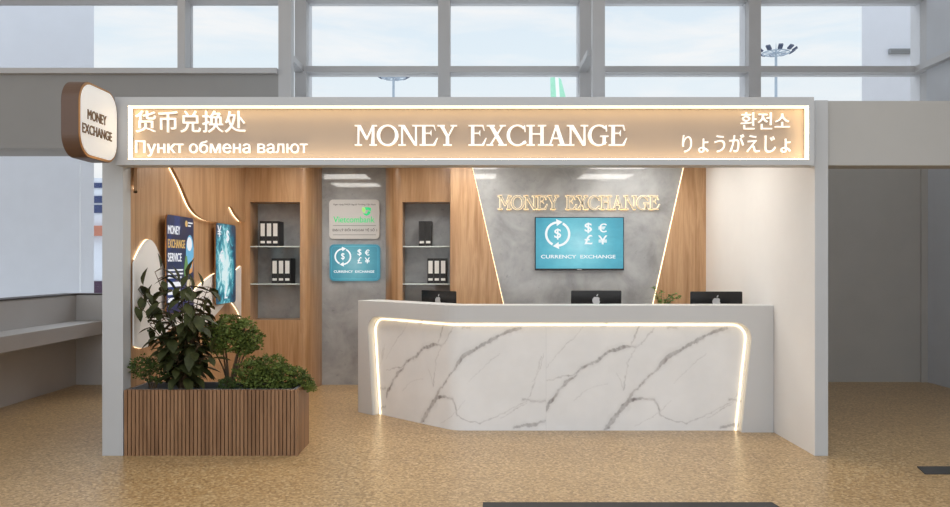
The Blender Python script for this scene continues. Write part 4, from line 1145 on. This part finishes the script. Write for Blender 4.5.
# tall broad-leaved plant
rn = random.Random(11)
base = Vector((-2.50, 0.18, ZS))
t = thing('tall_leafy_plant', 'tall plant with broad dark green leaves in the walnut planter', 'plant', base)
stems = MB(); lv = MB()
tips = [(-0.40, 0.0, 0.90), (-0.24, -0.04, 1.05), (-0.34, -0.06, 0.74), (-0.05, 0.05, 0.97), (0.06, -0.03, 0.99), (0.19, 0.04, 0.92), (0.14, -0.08, 0.70), (-0.30, 0.0, 0.60), (0.24, 0.0, 0.58), (-0.10, -0.1, 0.50), (0.04, -0.1, 0.80),
        (0.16, -0.1, 0.44), (-0.02, -0.12, 0.34), (0.22, -0.08, 0.34), (0.10, 0.08, 0.86)]
for tx, ty, tz in tips:
    p2 = base + Vector((tx, ty, tz)); p1 = base + Vector((tx * 0.25, ty * 0.4, tz * 0.6))
    st = bezier(base + Vector((rn.uniform(-0.06, 0.06), rn.uniform(-0.03, 0.03), 0)), p1, p2, 14)
    stems.tube([clampx(q) for q in st], [0.011 - 0.0006 * i for i in range(15)], 6)
    for i in range(3, 15):
        for rep in range(2 if i > 4 else 1):
            a = rn.uniform(0, 2 * PI); pet = Vector((math.cos(a) * 0.055, math.sin(a) * 0.05, rn.uniform(-0.01, 0.05)))
            q = clampx(st[i] + pet)
            stems.tube([clampx(st[i]), q], 0.003, 4)
            dd = Vector((math.cos(a), math.sin(a) * 0.8, rn.uniform(-0.95, 0.15)))
            if rep and i == 14: dd = Vector((rn.uniform(-0.4, 0.4), 0, 1.2))
            L_ = rn.uniform(0.12, 0.19)
            if q.x + dd.normalized().x * L_ < XL + 0.06: dd.x = abs(dd.x) * 0.3
            leaf(lv, q, dd, Vector((0, 0, 1)), L_, L_ * rn.uniform(0.46, 0.58), 0.3, rn.uniform(0.05, 0.3))
stems.build('stem', M['bark'], t, smooth=True); lv.build('foliage', M['leaf_big'], t, smooth=True)

def sprig(b, q, size, rn, n=7):
    """a twig end: a little rosette of small leaves"""
    for _ in range(n):
        a = rn.uniform(0, 2 * PI); dd = Vector((math.cos(a), math.sin(a), rn.uniform(-0.3, 1.0))).normalized()
        s_ = dd.cross(Vector((rn.uniform(-1, 1), rn.uniform(-1, 1), rn.uniform(-1, 1)))).normalized()
        L = size * rn.uniform(0.6, 1.1); W = L * 0.28
        o = q + dd * size * 0.2
        b.add([o, o + dd * L * 0.5 + s_ * W, o + dd * L, o + dd * L * 0.5 - s_ * W], [(0, 1, 2, 3)])
def shrub(name, label, base, blobs, dens, leafsize, m, trunk, seed, twigs=3):
    rn = random.Random(seed)
    t = thing(name, label, 'plant', base)
    base = Vector(base)
    sm = MB(); lv = MB()
    for (bx_, by_, bz, rx, ry, rz_) in blobs:
        c = base + Vector((bx_, by_, bz))
        nn = int(dens * (rx * rz_ + rx * ry + ry * rz_))
        for _ in range(nn):
            a = rn.uniform(0, 2 * PI); zz = rn.uniform(-1, 1); rr = math.sqrt(1 - zz * zz); k_ = rn.uniform(0.45, 1.06) ** 0.6
            wob = 1 + 0.22 * noise.noise(Vector((math.cos(a) * rr * 2 + bx_ * 9, math.sin(a) * rr * 2, zz * 2 + seed)))
            q = c + Vector((rx * rr * math.cos(a), ry * rr * math.sin(a), rz_ * zz)) * k_ * wob
            q = clampx(q)
            q.z = max(q.z, base.z + 0.01)
            sprig(lv, q, leafsize, rn)
        for _ in range(twigs):
            e = c + Vector((rn.uniform(-0.6, 0.6) * rx, rn.uniform(-0.6, 0.6) * ry, rn.uniform(-0.2, 0.6) * rz_))
            mid = base + Vector((trunk[0] + bx_ * 0.35 + rn.uniform(-0.02, 0.02), trunk[1] + by_ * 0.3, bz * 0.5))
            st = bezier(base + Vector((trunk[0] + rn.uniform(-0.012, 0.012), trunk[1], 0)), mid, e, 8)
            sm.tube([clampx(q) for q in st], [trunk[2] * (1 - 0.09 * i) for i in range(9)], 6)
    sm.build('branch', M['bark'], t, smooth=True); lv.build('foliage', M[m], t)
    return t
shrub('small_tree', 'little bushy tree on forked bare stems rising mid planter', (-2.14, 0.27, ZS),
      [(-0.13, 0, 0.49, 0.11, 0.12, 0.11), (-0.02, 0.02, 0.56, 0.13, 0.12, 0.11), (0.12, 0, 0.53, 0.12, 0.12, 0.11), (0.03, -0.05, 0.45, 0.14, 0.10, 0.10), (0.19, 0.02, 0.44, 0.09, 0.08, 0.10), (-0.10, -0.02, 0.40, 0.08, 0.08, 0.07), (0.14, -0.03, 0.38, 0.08, 0.08, 0.06)], 4600, 0.030, 'leaf_small', (0, 0, 0.013), 21, 1)
shrub('round_shrub', 'low rounded green shrub beside the planter\'s free end', (-1.80, 0.22, ZS),
      [(-0.14, 0, 0.17, 0.13, 0.13, 0.14), (0.03, 0.02, 0.21, 0.14, 0.13, 0.13), (0.13, -0.02, 0.14, 0.12, 0.12, 0.12), (-0.02, -0.07, 0.13, 0.16, 0.08, 0.11)], 4600, 0.030, 'leaf_small', (0, 0, 0.010), 33)
shrub('trailing_shrub', 'small green shrub spilling over the planter\'s free end', (-1.60, 0.26, ZS),
      [(0.04, 0, 0.14, 0.09, 0.10, 0.08), (0.12, -0.02, 0.09, 0.07, 0.09, 0.06), (0.16, 0.0, 0.05, 0.05, 0.07, 0.045)], 4600, 0.028, 'leaf_small', (-0.02, 0, 0.008), 44)
shrub('wispy_shrub', 'wispy small-leaved shrub in the planter beside the grey post', (-2.76, 0.13, ZS),
      [(-0.08, -0.02, 0.24, 0.11, 0.09, 0.10), (0.08, 0, 0.27, 0.12, 0.09, 0.08), (0.02, -0.03, 0.17, 0.14, 0.07, 0.07)], 2600, 0.030, 'leaf_dark', (0.02, 0, 0.007), 55)
shrub('ball_shrub', 'tiny clipped ball shrub at the foot of the little tree', (-2.12, 0.14, ZS),
      [(0, 0, 0.075, 0.095, 0.075, 0.08)], 9000, 0.018, 'leaf_dark', (0, 0, 0.006), 66)

# sprigs in a vase on the desk
Yv = 1.5
pv = at(661, 305, Yv)
t = thing('sprig_vase', 'vase of thin green sprigs behind the counter ledge beside a computer', 'plant', (pv.x, Yv, 0.80))
b = MB(); b.lathe([(0.035, 0), (0.05, 0.04), (0.052, 0.12), (0.03, 0.20), (0.026, 0.25), (0.032, 0.27)], (pv.x, Yv, 0.80)); b.build('vase', M['ceramic'], t, smooth=True)
rn = random.Random(3); sm = MB(); lv = MB()
for px, py in ((652, 288), (655, 296), (663, 292), (670, 296), (677, 294), (681, 297), (660, 301), (668, 300), (674, 301)):
    e = at(px, py, Yv) + Vector((0, rn.uniform(-0.05, 0.05), 0)); s0 = Vector((pv.x, Yv, 1.06))
    st = bezier(s0, Vector(((s0.x + e.x) / 2, Yv, e.z + 0.015)), e, 8)
    sm.tube(st, 0.0022, 5)
    for i in range(3, 9):
        for _ in range(3):
            a = rn.uniform(0, 2 * PI); leaf(lv, st[i], Vector((math.cos(a), math.sin(a), rn.uniform(-0.2, 0.9))), Vector((0, 0, 1)), rn.uniform(0.032, 0.052), 0.026)
sm.build('stem', M['leaf_dark'], t); lv.build('foliage', M['leaf_vase'], t)

# ------------------------------------------------------------------ dark mats on the floor
def fl(px, py): d = EYE * FPX / (py - CY); return ((px - CX) * d / FPX, d - D0)
b = MB(); q = [fl(483, 503), fl(772, 503)]
b.prism([q[0], q[1], (q[1][0] + 0.02, -1.45), (q[1][0] + 0.02, -1.9), (q[0][0] - 0.02, -1.9)], (0, 0, 0.0), (1, 0, 0), (0, 1, 0), (0, 0, 0.006))
tag(b.build('floor_mat', M['mat']), 'dark charcoal floor mat in front of the counter at the picture\'s bottom edge', 'mat')
b = MB(); b.prism([fl(917, 467), fl(985, 467), fl(985, 474.5), fl(925, 474.5)], (0, 0, 0.0), (1, 0, 0), (0, 1, 0), (0, 0, 0.006))
tag(b.build('floor_mat', M['mat']), 'dark charcoal floor mat on the open floor past the white wall\'s post', 'mat')

# ------------------------------------------------------------------ unseen terminal roof, outline shaped to shade side floors and window fronts
b = MB(); b.box(-3.7, 3.5, -1.0, 4.35, 6.4, 6.7); b.box(-14, -3.7, -5, 4.35, 6.4, 6.7); b.box(3.5, 14, -5, 4.35, 6.4, 6.7); struct(b.build('shade_roof', M['ceiling']))

# ------------------------------------------------------------------ look
vs_ = sc.view_settings
sc.display_settings.display_device = 'sRGB'
vs_.view_transform = 'Standard'; vs_.look = 'None'; vs_.gamma = 1.0; vs_.exposure = 0.0; vs_.use_curve_mapping = False
sc.cycles.use_denoising = True
sc.cycles.max_bounces = 8; sc.cycles.transparent_max_bounces = 12
sc.cycles.sample_clamp_indirect = 6.0
